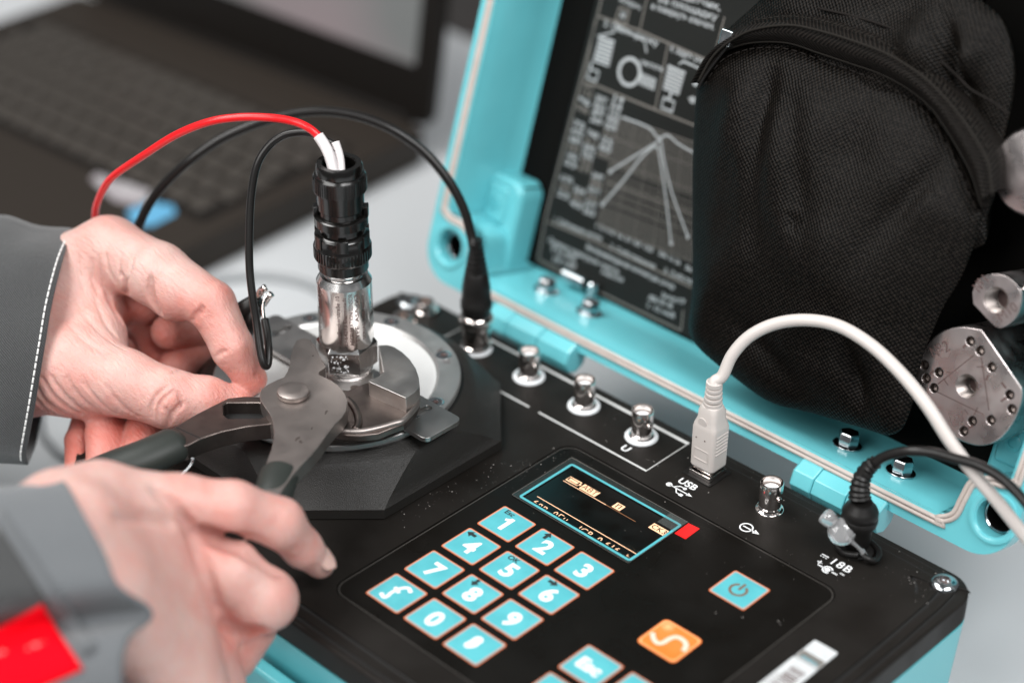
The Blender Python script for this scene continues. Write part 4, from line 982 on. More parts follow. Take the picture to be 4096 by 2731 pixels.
mb = MB(); mb.prism(outl(HP, cP, HZ), 31, HZ, holes=[outl(SL, cP, HZ)]); hl = mb.mk('slotted_handle', 'leverdk', pl, bevel=.6, smooth=25)
mb = MB(); mb.prism(outl([(p[0]*1.0, p[1]*1.0) for p in SL], cP, HZ), 31.2, 33); mb.mk('slot_floor', 'groove', pl, smooth=25)
mb = MB(); mb.stroke(outl([(795, 802), (985, 888)], cP, HZ), .55, lambda x, y, h: (x, y, HZ+.05)); mb.mk('scribed_line', 'groove', hl, smooth=0)
def grip(pts, R_, z, fl=.8):
    P = [pz(*cP(x, y), z) if z2 is None else pz(*cP(x, y), z2) for x, y, z2 in pts]
    mb = MB(); Q = spline(P, 6); m_ = len(Q); rr = [R_*(min(1, (.55+.45*min(1, i/2.5)))) for i in range(m_)]
    mb.tube(Q, rr, 24, flat=fl); return mb.mk('grip', 'grip', pl, smooth=60, subsurf=1)
grip([(850, 905, 35), (700, 975, 35), (520, 1050, 34), (300, 1130, 32), (60, 1230, 30), (-200, 1340, 28)], 8.4, 35)
grip([(1622, 1130, 39), (1590, 1210, 39), (1555, 1320, 38), (1510, 1420, 36), (1470, 1500, 35)], 7.6, 39)
mb = MB(); mb.tube(spline([pd(*cP(x, y), 735) for x, y in [(925, 1040), (912, 1090), (870, 1140), (800, 1190), (700, 1228), (640, 1235)]], 6), .55, 8); mb.mk('wire_loop', 'zinc', pl, smooth=180)

# ================================================================== PLUGS AND CABLES
# black coaxial lead
co = thing('coaxial_lead', 'black cable with tapered strain relief plugged into the leftmost coaxial socket', 'cable', (BX[0], 144.3, 2))
bx, by = BX[0], 144.3
mb = MB(); mb.lathe((bx, by, 0), (0, 0, 1), [(5.2, 2.2), (7.0, 2.5), (7.0, 3.2), (6.4, 3.6), (6.4, 9.5), (6.9, 10.2), (6.9, 13.6), (7.5, 14.2), (7.9, 15.5), (7.9, 17.2), (7.2, 18.6), (6.0, 19.4), (0, 19.4)], 44); cp_ = mb.mk('bayonet_plug', 'chrome', co, smooth=35)
mb = MB(); mb.lathe((bx+6.3*math.cos(-.5), by+6.3*math.sin(-.5), 7), (math.cos(-.5), math.sin(-.5), 0), [(1.4, 0), (1.4, .7), (0, .9)], 12); mb.mk('plug_slot', 'chrome', cp_)
mb = MB(); pf = [(6.2, 18.5), (6.6, 19.5), (6.6, 22), (7.2, 22.6), (7.2, 26), (6.7, 26.6), (6.5, 33), (5.2, 41)]
for k in range(5): z_ = 41.2+k*2.5; rr = 5.0-k*.42; pf += [(rr, z_), (rr, z_+1.5), (rr-.65, z_+1.7), (rr-.65, z_+2.3)]
pf += [(2.9, 54), (2.7, 57.5), (0, 57.6)]
mb.lathe((bx, by, 0), (0, 0, 1), pf, 36); mb.mk('strain_relief', 'rubber', co, smooth=40)
DB = depth_of((bx, by, 57))
wire('cable', [(1087, 566, DB), (1082, 540, DB), (1065, 480, DB-3), (1030, 415, DB-6), (975, 350, DB-8), (905, 300, DB-10), (830, 269, DB-10), (750, 256, DB-10), (672, 262, DB-10), (590, 284, DB-11), (510, 318, DB-10), (440, 365, DB-8), (385, 415, DB-2), (345, 465, DB+4), (318, 520, DB+8), (300, 580, DB+12)], 2.15, 'wblk', co, k=8)
# usb lead
us = thing('usb_lead', 'off-white cable and plug standing in the socket marked USB', 'cable', (36, 143.6, 2))
mb = MB(); ux, uy = 36.1, 143.7
mb.prism(rrect(ux-4.6, uy-4.2, ux+4.6, uy+4.2, .6, 3), 1.2, 7); mb.mk('metal_shell', 'chrome', us, bevel=.2)
def loft(mb, secs):
    n = len(secs[0]); V = [p for s_ in secs for p in s_]; F_ = []
    for j in range(len(secs)-1):
        for i in range(n): F_.append((j*n+i, j*n+(i+1) % n, (j+1)*n+(i+1) % n, (j+1)*n+i))
    F_.append(tuple(range(n))[::-1]); F_.append(tuple((len(secs)-1)*n+i for i in range(n))); mb.add(V, F_)
def rsec(x, y, z, w, d, r): return [(p[0], p[1], z) for p in rrect(x-w/2, y-d/2, x+w/2, y+d/2, r, 4)]
mb = MB(); loft(mb, [rsec(ux, uy, 4.6, 11.0, 9.6, 1.6), rsec(ux, uy, 5.2, 12.0, 10.6, 1.8), rsec(ux, uy, 24, 12.2, 10.9, 1.8), rsec(ux, uy, 26.0, 11.6, 10.2, 2.0), rsec(ux, uy, 28.5, 9.8, 9.2, 2.2), rsec(ux, uy, 32.2, 9.6, 9.0, 2.4), rsec(ux, uy, 34.6, 8.0, 7.8, 3.0)])
ub = mb.mk('plug_body', 'ivory', us, bevel=.5, smooth=30)
mb = MB(); F1 = lambda x, z, h: (x, uy-5.32-h, z)
mb.prism(rrect(ux-4, 9.2, ux+3.6, 14.6, .4, 3), .0, .22, F1, holes=[rrect(ux-3.6, 9.6, ux+3.2, 14.2, .3, 3)]); mb.mk('label_frame', 'ivory', ub)
mb = MB(); mb.prism(circ(ux-.9, 27.4, 2.2, 24), .0, .35, lambda x, z, h: (x, uy-4.75-h, z)); mb.mk('round_mark', 'ivory', ub, bevel=.12)
for dx in (-3.1, 1.4):
    mb = MB(); mb.prism(circ(ux+dx, 19.6, .35, 10), .0, .2, F1); mb.mk('pin_hole', 'engrave', ub)
for k in range(6):
    mb = MB(); mb.box((ux+6.15, uy, 13.4+k*1.7), (.5, 7.4, .7)); mb.mk('grip_rib', 'ivory', ub, bevel=.15)
mb = MB(); pf = [(4.0, 34.2)]
for k in range(4): z_ = 34.6+k*2.3; rr = 3.9-k*.16; pf += [(rr, z_), (rr+.1, z_+.7), (rr, z_+1.4), (2.9, z_+1.5), (2.9, z_+2.2)]
pf += [(3.5, 43.9), (3.4, 45.6), (2.4, 45.9)]
mb.lathe((ux, uy, 0), (0, 0, 1), pf, 28); mb.mk('strain_relief', 'ivory', us, smooth=40)
DU = depth_of((ux, uy, 46)); 
tx, ty = topx((ux, uy, 44))
wire('cable', [(tx, ty+6, DU), (tx+1, ty-8, DU), (1660, 862, DU-1), (1682, 815, DU-4), (1722, 772, DU-8), (1780, 744, DU-13), (1850, 735, DU-20), (1925, 748, DU-27), (2000, 792, DU-34), (2070, 858, DU-42), (2130, 932, DU-48), (2180, 1010, DU-50), (2235, 1085, DU-51), (2290, 1150, DU-52), (2350, 1225, DU-53), (2420, 1310, DU-54), (2520, 1420, DU-54)], 2.55, 'ivory', us, k=8)
# power lead
pw = thing('power_lead', 'black power plug with ribbed neck and cable in the 18 volt socket', 'cable', (110, 145, 1))
mb = MB(); mb.lathe((110, 145, 0), (0, 0, 1), [(4.6, 1.2), (4.9, 3.0), (5.3, 4.6), (5.5, 12), (6.9, 13), (6.9, 14.2), (7.3, 14.6), (7.3, 16.2), (7.0, 16.6), (7.2, 17.2), (7.2, 19.0), (6.4, 20.8), (4.7, 22.6), (4.3, 23.6), (0, 23.6)], 40); mb.mk('plug_body', 'rubber', pw, smooth=40)
DP_ = depth_of((110, 145, 24))
neck = spline([pd(*cJ(x, y), DP_+o) for x, y, o in ((1440, 400, 0), (1441, 350, -1), (1455, 290, -2), (1490, 235, -4), (1530, 205, -6))], 4)
rr = []
for i in range(len(neck)): t = i/(len(neck)-1); rr.append((4.6-1.7*t)*(1.0 if i % 2 == 0 else .84))
mb = MB(); mb.tube(neck, rr, 20); mb.mk('ribbed_neck', 'rubber', pw, smooth=50)
wire('cable', [(*cJ(1520, 212), DP_-5.5), (*cJ(1570, 178), DP_-8), (*cJ(1650, 152), DP_-12), (*cJ(1740, 142), DP_-16), (*cJ(1850, 152), DP_-19), (*cJ(1960, 182), DP_-22), (*cJ(2080, 215), DP_-25), (*cJ(2200, 275), DP_-29), (*cJ(2300, 360), DP_-33), (*cJ(2400, 480), DP_-38), (*cJ(2500, 640), DP_-44)], 2.0, 'wblk', pw, k=7)
# grey silicone dust cap tethered to the power plug
dc = thing('dust_cap', 'translucent grey rubber dust cap hanging by its strap from the power plug', 'dust cap', pax(*cJ(1340, 590), 1, 137))
DC0 = depth_of(pax(*cJ(1340, 590), 1, 137))
vd = ray(*cJ(1340, 590)); vd = vd/np.linalg.norm(vd)
mb = MB(); mb.tube([pd(*cJ(1238, 492), DC0-2), pd(*cJ(1252, 505), DC0-2), pd(*cJ(1300, 548), DC0)], [3.2, 3.6, 3.4], 20); mb.mk('cap_stem', 'rubcap', dc, smooth=50, subsurf=1)
mb = MB(); mb.lathe(pd(*cJ(1340, 590), DC0), -vd, [(5.0, -3), (5.6, -1.5), (5.4, 1), (3.8, 2.2), (2, 2.6), (0, 2.6)], 30); mb.mk('cap_disc', 'rubcap', dc, smooth=50)
mb = MB(); mb.tube(spline([pd(*cJ(1375, 630), DC0+1), pd(*cJ(1410, 655), DC0+2), pd(*cJ(1450, 695), DC0+4), pd(*cJ(1478, 740), DC0+6)], 5), [1.6]*5+[1.5]*5+[2.2]*6, 14, flat=.6); mb.mk('cap_strap', 'rubcap', dc, smooth=60)
mb = MB(); mb.tube(spline([(117, 139.6, 4), (119.5, 140, 3.2), (121, 143, 1.8), (118, 149, 1.5), (110, 151.5, 1.5), (103.5, 147, 1.5), (103.5, 141, 1.6), (109, 138, 2.0), (115, 139.5, 3.0)], 6), 1.3, 12); mb.mk('strap_loop', 'rubber', dc, smooth=180)

# ================================================================== BLACK POUCH in the lid
pouch = thing('zip_pouch', 'bulging black woven zip pouch strapped inside the lid', 'pouch', lid(40, 40, 10))
from mathutils import noise as mnoise
def pillow(name, outline, de, H, m, parent, nr=26, p=2.6, fold=1.6, fs=.022, seed=0, wall=22, q=1.5, lobes=(), kind=None, nlo=5):
    """cushion in lid coordinates: rim at depth de, centre raised by H towards the open side"""
    O = np.array([tuple(x) for x in cspline(outline, nlo)]); c = O.mean(0); n = len(O); V = []; UV = []; Fc = []
    O2 = c+(O-c)*1.0
    # back edge of the side wall first
    for x, w in c+(O-c)*.80+np.array([-6, 0]): V.append(lid(x, w, de+wall)); UV.append((x-wall, w))
    for x, w in c+(O-c)*.93+np.array([-3, 0]): V.append(lid(x, w, de+wall*.5)); UV.append((x-wall*.5, w))
    ts = [1-((i/nr)**1.7) for i in range(nr+1)][:-1]
    for t in ts:
        for x0_, w0_ in O:
            x, w = c[0]+(x0_-c[0])*t, c[1]+(w0_-c[1])*t
            h = H*(1-t**p)**(1/q)
            amp = min(1, (1-t)*3.5)
            h += amp*fold*(mnoise.noise(Vector((x*fs, w*fs, seed)))*2+mnoise.noise(Vector((x*fs*2.3, w*fs*2.3, seed+5)))*.8)
            for lx, lw, sx_, sw_, a_, am in lobes:
                dx, dw = x-lx, w-lw; ca, sa = math.cos(a_), math.sin(a_); e1 = (dx*ca+dw*sa)/sx_; e2 = (-dx*sa+dw*ca)/sw_
                h += am*math.exp(-e1*e1-e2*e2)*min(1, amp)
            V.append(lid(x, w, de-h)); UV.append((x, w))
    nl = len(ts)+2
    V.append(lid(c[0], c[1], de-H)); UV.append(tuple(c))
    for j in range(nl-1):
        for i in range(n): Fc.append((j*n+i, j*n+(i+1) % n, (j+1)*n+(i+1) % n, (j+1)*n+i))
    L_ = (nl-1)*n
    for i in range(n): Fc.append((L_+i, L_+(i+1) % n, nl*n))
    return mk(name, V, Fc, m, parent, smooth=180, uvs=UV, kind=kind), V
def lp(pts, cr, d): return [plid(*cr(x, y), d) for x, y in pts]
# main body behind
up_ = lp([(430, 260), (470, 200), (560, 120), (680, 10), (710, -60), (900, -160), (1300, -190), (1800, -130), (2150, 60), (2250, 230), (2285, 420), (2270, 640), (2215, 900), (2190, 1150), (2120, 1350), (2050, 1560), (1500, 1500), (900, 1300), (500, 900), (330, 600)], cH, 4)
pillow('pouch_body', up_, 4, 10, 'bag', pouch, fold=3.2, fs=.03, seed=2, wall=32, lobes=[(*plid(*cH(1960, 430), 2), 4, 16, .6, -12), (*plid(*cH(2080, 330), 2), 5, 14, -.3, 6), (*plid(*cH(1750, 250), 2), 9, 16, .2, 5)])
# front compartment
fr = lp([(100, 250), (150, 195), (220, 165), (290, 152), (370, 152), (450, 170), (560, 215), (680, 255), (790, 305), (880, 380), (950, 480), (1010, 590), (1060, 710), (1062, 790), (1000, 960), (930, 1080), (860, 1250), (830, 1380), (800, 1480), (745, 1515), (650, 1490), (480, 1440), (330, 1400), (200, 1310), (90, 1220), (50, 1150), (62, 1000), (62, 800), (62, 600), (68, 420), (78, 310)], cB, -3)
FL = [(*plid(*cB(330, 430), -9), 5.5, 38, .3, -4), (*plid(*cB(470, 560), -9), 6, 34, .5, -3), (*plid(*cB(230, 330), -9), 10, 22, .1, 3.5), (*plid(*cB(520, 400), -9), 11, 30, .3, 3.0), (*plid(*cB(620, 900), -9), 22, 28, 0, 6), (*plid(*cB(880, 620), -9), 5, 30, -.35, -5.5), (*plid(*cB(350, 1250), -9), 26, 7, -.4, -4.5), (*plid(*cB(640, 1330), -9), 5, 20, .5, -6)]
pillow('front_pocket', fr, -3, 17, 'bag', pouch, nr=44, p=2.4, q=1.35, fold=2.2, fs=.024, seed=9, wall=34, lobes=FL, nlo=7)
# zip band: a padded arch over the pocket
inner = [(85, 290), (150, 195), (220, 160), (300, 147), (400, 152), (500, 185), (620, 225), (720, 260), (820, 315), (900, 385), (970, 490), (1030, 600), (1068, 720)]
outer = [(75, 290), (120, 200), (185, 128), (270, 75), (400, 50), (520, 65), (640, 100), (760, 150), (880, 230), (980, 330), (1070, 440), (1125, 540), (1130, 660)]
def strip(name, A, B, m, parent, dA, dB, H, n_=10, ln=6, wallA=6, wallB=10):
    A = spline(A, ln); B = spline(B, ln); m_ = len(A); V = []; UV = []; Fc = []; L = 0; pp = None
    for a, b in zip(A, B):
        ua = plid(*cB(*a), dA); ub_ = plid(*cB(*b), dB)
        mid = (np.array(ua)+np.array(ub_))/2
        if pp is not None: L += np.linalg.norm(mid-pp)
        pp = mid; wdt = np.linalg.norm(np.array(ua)-np.array(ub_))
        V.append(lid(*ua, dA+wallA)); UV.append((L, -wallA))
        for k in range(n_+1):
            t = k/n_; x = ua[0]*(1-t)+ub_[0]*t; w = ua[1]*(1-t)+ub_[1]*t; d = dA*(1-t)+dB*t-H*math.sin(PI*t)**1.0
            V.append(lid(x, w, d)); UV.append((L, t*wdt))
        V.append(lid(*ub_, dB+wallB)); UV.append((L, wdt+wallB))
    w_ = n_+3
    for j in range(m_-1):
        for i in range(w_-1): Fc.append((j*w_+i, j*w_+i+1, (j+1)*w_+i+1, (j+1)*w_+i))
    return mk(name, V, Fc, m, parent, smooth=180, uvs=UV)
strip('zip_band', inner, outer, 'band', pouch, -8, -6, 5.5)
mid = [((a[0]*.38+b[0]*.62), (a[1]*.38+b[1]*.62)) for a, b in zip(inner, outer)]
def seamline(name, pts, dpt, r, m, parent, cr=cB, ln=6):
    mb = MB(); mb.tube([lid(*plid(*cr(*p), dpt), dpt) for p in spline(pts, ln)], r, 8, caps=True); return mb.mk(name, m, parent, smooth=180)
seamline('zip_coil', mid, -13.2, .55, 'coil', pouch)
# dark stitches along the pocket edge and the band
def stitches(name, pts, dpt, m, parent, L=2.4, gap=1.1, r=.26, cr=cB, lift=0):
    P = [lid(*plid(*cr(*p), dpt), dpt) for p in spline(pts, 16)]; mb = MB(); acc = 0; cur = [P[0]]; on = True
    for i in range(1, len(P)):
        acc += np.linalg.norm(P[i]-P[i-1]); cur.append(P[i])
        if acc > (L if on else gap):
            if on and len(cur) > 1: mb.tube(cur, r, 6)
            cur = [P[i]]; acc = 0; on = not on
    return mb.mk(name, m, parent, smooth=180, kind='stuff')
ins_ = [(100, 300), (160, 215), (230, 180), (300, 167), (395, 172), (495, 205), (610, 245), (705, 282), (800, 335), (880, 405), (945, 505), (1000, 610), (1045, 730)]
stitches('pocket_stitching', ins_, -9.3, 'stitchd', pouch)
seamline('pocket_seam', inner, -8.2, .45, 'coil', pouch)
sc_ = [(1060, 55), (1300, 110), (1560, 200), (1750, 330), (1900, 450), (2010, 560), (2150, 640), (2250, 720)]
seamline('body_seam', sc_, -5.0, .5, 'stitchd', pouch, cr=cH)
stitches('band_stitching', [(a[0], a[1]+0) for a in [(280, 70), (400, 58), (520, 75), (640, 112), (755, 163), (870, 242), (965, 340), (1050, 445), (1105, 545)]], -10.0, 'coil', pouch, 2.0, 1.0, .3)
seamline('pull_cord', [(430, 330), (445, 265), (475, 215), (510, 205), (535, 225), (520, 255), (480, 300), (400, 400), (330, 500), (300, 560)], -9, .8, 'wblk', pouch, cr=cH)
mb = MB(); q0 = plid(*cH(487, 240), -10); mb.box(lid(*q0, -10), (6, 4, 7), [(1, 0, 0), LN, LW]); mb.mk('zip_pull', 'zinc', pouch, bevel=.8)

# ================================================================== LAPTOP
LZ = -70.0
lt = thing('laptop', 'open dark grey laptop standing on the table behind the hands', 'laptop', (-520, 330, TZ))
th = math.radians(3.5); EU = np.array([math.cos(th), math.sin(th), 0]); EV = np.array([-math.sin(th), math.cos(th), 0])
LOr = np.array([-384.0, 386.0, 0])      # right end of the hinge line
def lq(a, b, z): return LOr-EU*a-EV*b+np.array([0, 0, z])   # a leftwards, b towards the user
LWd, LDp = 350, 262
def lprism(name, pts, z0, z1, m, parent, **k):
    mb = MB(); mb.prism(pts, z0, z1, lambda x, y, h: lq(x, y, h)); return mb.mk(name, m, parent, **k)
deck = lprism('laptop_base', rrect(0, 0, LWd, LDp, 9, 5), TZ, LZ, 'laptop', lt, bevel=1.5)
lprism('keyboard_well', rrect(16, 50, LWd-16, 178, 4, 4), LZ+.1, LZ+.3, 'bezel', deck)
kme = None; rows = 6; KP = 19.0
for r_ in range(rows):
    for c_ in range(16):
        a = 20+c_*KP+(r_ % 3)*3; b = 54+r_*20
        if a+16 > LWd-16 or b+16 > 178: continue
        if kme is None:
            mb = MB(); O = rrect(0, 0, 16, 16.5, 2, 3); I = rrect(1.5, 1.2, 14.5, 14.8, 2, 3)
            loft(mb, [[(x, y, 0) for x, y in O], [(x, y, 1.8) for x, y in I]])
            kme = bpy.data.meshes.new('laptop_key'); kme.from_pydata([tuple(np.array(v)*MM) for v in mb.v], [], mb.f); kme.materials.append(M['keycap'])
        o = bpy.data.objects.new('laptop_key', kme); COL.objects.link(o); o.parent = deck
        p = (lq(a+16, b+16.5, LZ+.4)-np.array(list(lt['_base'])))*MM
        o.matrix_local = Matrix(((EU[0], EV[0], 0, p[0]), (EU[1], EV[1], 0, p[1]), (0, 0, 1, p[2]), (0, 0, 0, 1)))
def lpick(x, y): 
    q_ = pz(x, y, LZ)-LOr; return (-(q_ @ EU), -(q_ @ EV))
for nm, q4, m_ in (('white_sticker', [(208, 412), (222, 400), (345, 440), (328, 478), (262, 462)], 'stickw'), ('blue_sticker', [(292, 488), (330, 462), (398, 474), (404, 492), (350, 520), (305, 516)], 'stickb')):
    lprism(nm, [lpick(*q_) for q_ in q4], LZ+.05, LZ+.4, m_, deck)
# screen leaning back
ta = math.radians(100); SU = EV*math.cos(PI-ta)+np.array([0, 0, 1])*math.sin(ta); SN = np.cross(EU, SU)
def sq(a, h, d): return LOr-EU*a+np.array([0, 0, LZ-4])+SU*h-EV*d*1.0
mb = MB(); mb.prism(rrect(0, 4, LWd, 232, 8, 4), -8, 0, lambda x, y, h: sq(x, y, h)); scr = mb.mk('screen_lid', 'bezel', lt, bevel=1.5)
mb = MB(); mb.prism(rrect(17, 42, LWd-17, 222, 2, 3), .2, .5, lambda x, y, h: sq(x, y, h)); mb.mk('screen', 'screen', scr)
mb = MB(); mb.tube([lq(20, -3, LZ-2), lq(LWd-20, -3, LZ-2)], 6, 16); mb.mk('screen_hinge', 'bezel', lt, smooth=60)

# thin grey cable looped on the table
lo = thing('thin_grey_cable', 'thin grey cable lying in a loop on the table behind the case', 'cable', pz(600, 650, TZ))
P = [pz(x, y, TZ+2.5) for x, y in [(470, 655), (520, 640), (600, 634), (680, 645), (735, 668), (760, 700), (740, 740), (660, 790), (520, 850), (380, 930), (250, 1010), (160, 1050), (110, 1015), (88, 975), (92, 920), (130, 840), (250, 740), (360, 685), (470, 655)]]
mb = MB(); mb.tube(spline(P, 8), 2.4, 10); mb.mk('cable_loop', mat('grey_cable', (.30, .31, .32), .5), lo, smooth=180)

# dust and lint on the panel
mb = MB(); r6 = random.Random(21)
def speck(x, y, z, s_):
    a = r6.random()*6.28; mb.add([(x+s_*math.cos(a), y+s_*math.sin(a), z), (x+s_*math.cos(a+2), y+s_*math.sin(a+2), z), (x+s_*math.cos(a+4.2), y+s_*math.sin(a+4.2), z), (x, y, z+s_)], [(0, 1, 2), (0, 1, 3), (1, 2, 3), (0, 2, 3)])
for k in range(330):
    q_ = r6.random()
    if q_ < .35: x, y = r6.uniform(-36, 60), 0; t = r6.random(); x, y = -38+t*20+r6.gauss(0, 6), 30+t*80+r6.gauss(0, 5)
    elif q_ < .6: x, y = r6.uniform(-25, 130), r6.uniform(118, 158)
    elif q_ < .8: x, y = r6.gauss(140, 7), r6.gauss(146, 7)
    else: x, y = r6.uniform(-20, 120), r6.uniform(70, 118)
    if -166 < x < -36.5 and y < 105: continue
    if x > 155 or y > 160: continue
    z = -.45 if (-20 < x < 121 and -16 < y < 119) else .02
    speck(x, y, z, .08+.2*r6.random()**5)
d_ = mb.mk('dust', 'dust', None, smooth=0, kind='stuff', label='pale dust specks scattered over the black panel')

# ================================================================== THE PERSON: two hands and their sleeves
from mathutils.bvhtree import BVHTree
def kc(x, y, d):    # camera-space millimetres
    return np.array([(x*FS-2048)/FPX*d, (y*FS-1365.5)/FPX*d, d])
def k2w(P): return np.asarray(P) @ RC + CC
class Field:
    """distance field sampled on a grid in camera space; blended tapered limbs, then carved creases"""
    def __init__(s, lo, hi, h):
        s.h = h; s.lo = np.array(lo, float); s.n = np.ceil((np.array(hi)-s.lo)/h).astype(int)+1
        s.D = np.full(s.n, 60.0, np.float32)
    def _sub(s, a, b, m):
        i0 = np.maximum(np.floor((np.minimum(a, b)-m-s.lo)/s.h).astype(int), 0); i1 = np.minimum(np.ceil((np.maximum(a, b)+m-s.lo)/s.h).astype(int)+1, s.n)
        if np.any(i1 <= i0): return None, None
        ax = [np.arange(i0[k], i1[k])*s.h+s.lo[k] for k in range(3)]
        G = np.stack(np.meshgrid(*ax, indexing='ij'), -1).astype(np.float32)
        return tuple(slice(i0[k], i1[k]) for k in range(3)), G
    def _cap(s, G, a, b, ra, rb):
        a = a.astype(np.float32); b = b.astype(np.float32); ab = b-a; t = np.clip(((G-a) @ ab)/max(float(ab @ ab), 1e-6), 0, 1)
        d = np.sqrt(((G-a-t[..., None]*ab)**2).sum(-1)); return d-(ra+(rb-ra)*t)
    def limb(s, a, b, ra, rb, k=3.0):
        sl, G = s._sub(a, b, max(ra, rb)+k+6)
        if sl is None: return
        d = s._cap(G, a, b, ra, rb); D = s.D[sl]
        h = np.clip(.5+.5*(D-d)/k, 0, 1); s.D[sl] = D*(1-h)+d*h-k*h*(1-h)
    def carve(s, a, b, r, k=1.2):
        sl, G = s._sub(a, b, r+k+2)
        if sl is None: return
        d = -s._cap(G, a, b, r, r); D = s.D[sl]
        h = np.clip(.5-.5*(D-d)/k, 0, 1); s.D[sl] = D*(1-h)+d*h+k*h*(1-h)
    def val(s, p):
        q = (np.asarray(p)-s.lo)/s.h; i = np.floor(q).astype(int)
        if np.any(i < 0) or np.any(i >= s.n-1): return 60.0
        f = q-i; c = s.D[i[0]:i[0]+2, i[1]:i[1]+2, i[2]:i[2]+2]
        c = c[0]*(1-f[0])+c[1]*f[0]; c = c[0]*(1-f[1])+c[1]*f[1]; return float(c[0]*(1-f[2])+c[1]*f[2])
    def hit(s, x, y, d0=560, d1=900):
        d = d0
        while d < d1:
            v = s.val(kc(x, y, d))
            if v < .05: return d
            d += max(.25, min(v*.8, 6))
        return None
    def crease(s, pts, r=.55, k=1.3, depth=0.1, n=6):
        P = spline([np.array(p, float) for p in pts], n); Q = []
        for x, y in P:
            d = s.hit(x, y)
            if d is not None: Q.append(kc(x, y, d+depth))
        for i, (a, b) in enumerate(zip(Q[:-1], Q[1:])):
            if abs(a[2]-b[2]) < 5: 
                t = (i+.5)/len(Q); s.carve(a, b, r*(.5+.5*math.sin(PI*t)), k)
    def mesh(s):
        D = s.D; ins = D < 0
        c = [ins[i:D.shape[0]-1+i, j:D.shape[1]-1+j, k:D.shape[2]-1+k] for i in (0, 1) for j in (0, 1) for k in (0, 1)]
        cnt = sum(x.astype(np.int8) for x in c); act = (cnt > 0) & (cnt < 8)
        I = np.argwhere(act); idx = -np.ones(act.shape, np.int64); idx[tuple(I.T)] = np.arange(len(I))
        S_ = np.zeros((len(I), 3)); N = np.zeros(len(I))
        cor = [(i, j, k) for i in (0, 1) for j in (0, 1) for k in (0, 1)]
        for a in range(8):
            for ax in range(3):
                if cor[a][ax] == 1: continue
                bq = list(cor[a]); bq[ax] = 1; b_ = tuple(bq)
                va = D[I[:, 0]+cor[a][0], I[:, 1]+cor[a][1], I[:, 2]+cor[a][2]]; vb = D[I[:, 0]+b_[0], I[:, 1]+b_[1], I[:, 2]+b_[2]]
                m = (va < 0) != (vb < 0); t = np.where(m, va/np.where(va == vb, 1, va-vb), 0)
                p = np.array(cor[a], float)[None, :]+0*S_; p[:, ax] += t
                S_ += np.where(m[:, None], p, 0); N += m
        V = (I+S_/N[:, None])*s.h+s.lo
        Fc = []
        for ax in range(3):
            o1, o2 = [(1, 2), (0, 2), (0, 1)][ax]
            A = np.take(ins, range(0, D.shape[ax]-1), ax); B_ = np.take(ins, range(1, D.shape[ax]), ax)
            E = np.argwhere(A != B_)
            ok = (E[:, o1] > 0) & (E[:, o2] > 0) & (E[:, o1] < act.shape[o1]) & (E[:, o2] < act.shape[o2]); E = E[ok]
            q = []
            for d1, d2 in ((1, 1), (0, 1), (0, 0), (1, 0)):
                X = E.copy(); X[:, o1] -= d1; X[:, o2] -= d2; q.append(idx[tuple(X.T)])
            q = np.stack(q, 1); flip = np.take_along_axis(A.reshape(-1)[None], np.ravel_multi_index(tuple(E.T), A.shape)[None], 1)[0]
            if ax == 1: flip = ~flip
            q[~flip] = q[~flip][:, ::-1]; Fc.append(q)
        return V, np.concatenate(Fc)
def hand(name, fld, flush_shade, parent, label=None, it=2, fk=.85):
    V, Fq = fld.mesh()
    # light smoothing
    E = np.concatenate([Fq[:, [0, 1]], Fq[:, [1, 2]], Fq[:, [2, 3]], Fq[:, [3, 0]]])
    for k in range(it):
        S_ = np.zeros_like(V); c = np.zeros(len(V)); np.add.at(S_, E[:, 0], V[E[:, 1]]); np.add.at(S_, E[:, 1], V[E[:, 0]]); np.add.at(c, E[:, 0], 1); np.add.at(c, E[:, 1], 1)
        V = V*.5+.5*S_/c[:, None]
    fl = np.zeros(len(V))
    for p, r, a in flush_shade: fl = np.maximum(fl, fk*a*np.exp(-((V-p)**2).sum(1)/(r*r*1.2)))
    Wd = k2w(V); base = rootbase(parent)
    me = bpy.data.meshes.new(name); me.from_pydata(((Wd-base)*MM).tolist(), [], Fq.tolist())
    at = me.attributes.new("flush_shade", 'FLOAT', 'POINT'); at.data.foreach_set("value", fl.astype(np.float32))
    me.materials.append(M['skin']); me.shade_smooth()
    o = link(name, me, parent, label); return o, Wd, Fq
person = thing('person', 'person in grey work jacket whose two hands work with the pliers and the vibration table', 'person', pz(100, 900, TZ))

# ---- far hand, pinching beside the vibration table
K2 = .5102*0+.7013/ FPX   # c2 pixel -> mm per unit depth
hf = Field(kc(-60, 470, 760)*np.array([1, 1, 0])+np.array([-6, -8, 742]), kc(640, 1110, 830)*np.array([1, 1, 0])+np.array([6, 10, 900]), .8)
def L2(a, b, k=3.0):
    (x1, y1, d1, r1), (x2, y2, d2, r2) = a, b
    hf.limb(kc(*c2(x1, y1), d1), kc(*c2(x2, y2), d2), r1*K2*d1, r2*K2*d2, k)
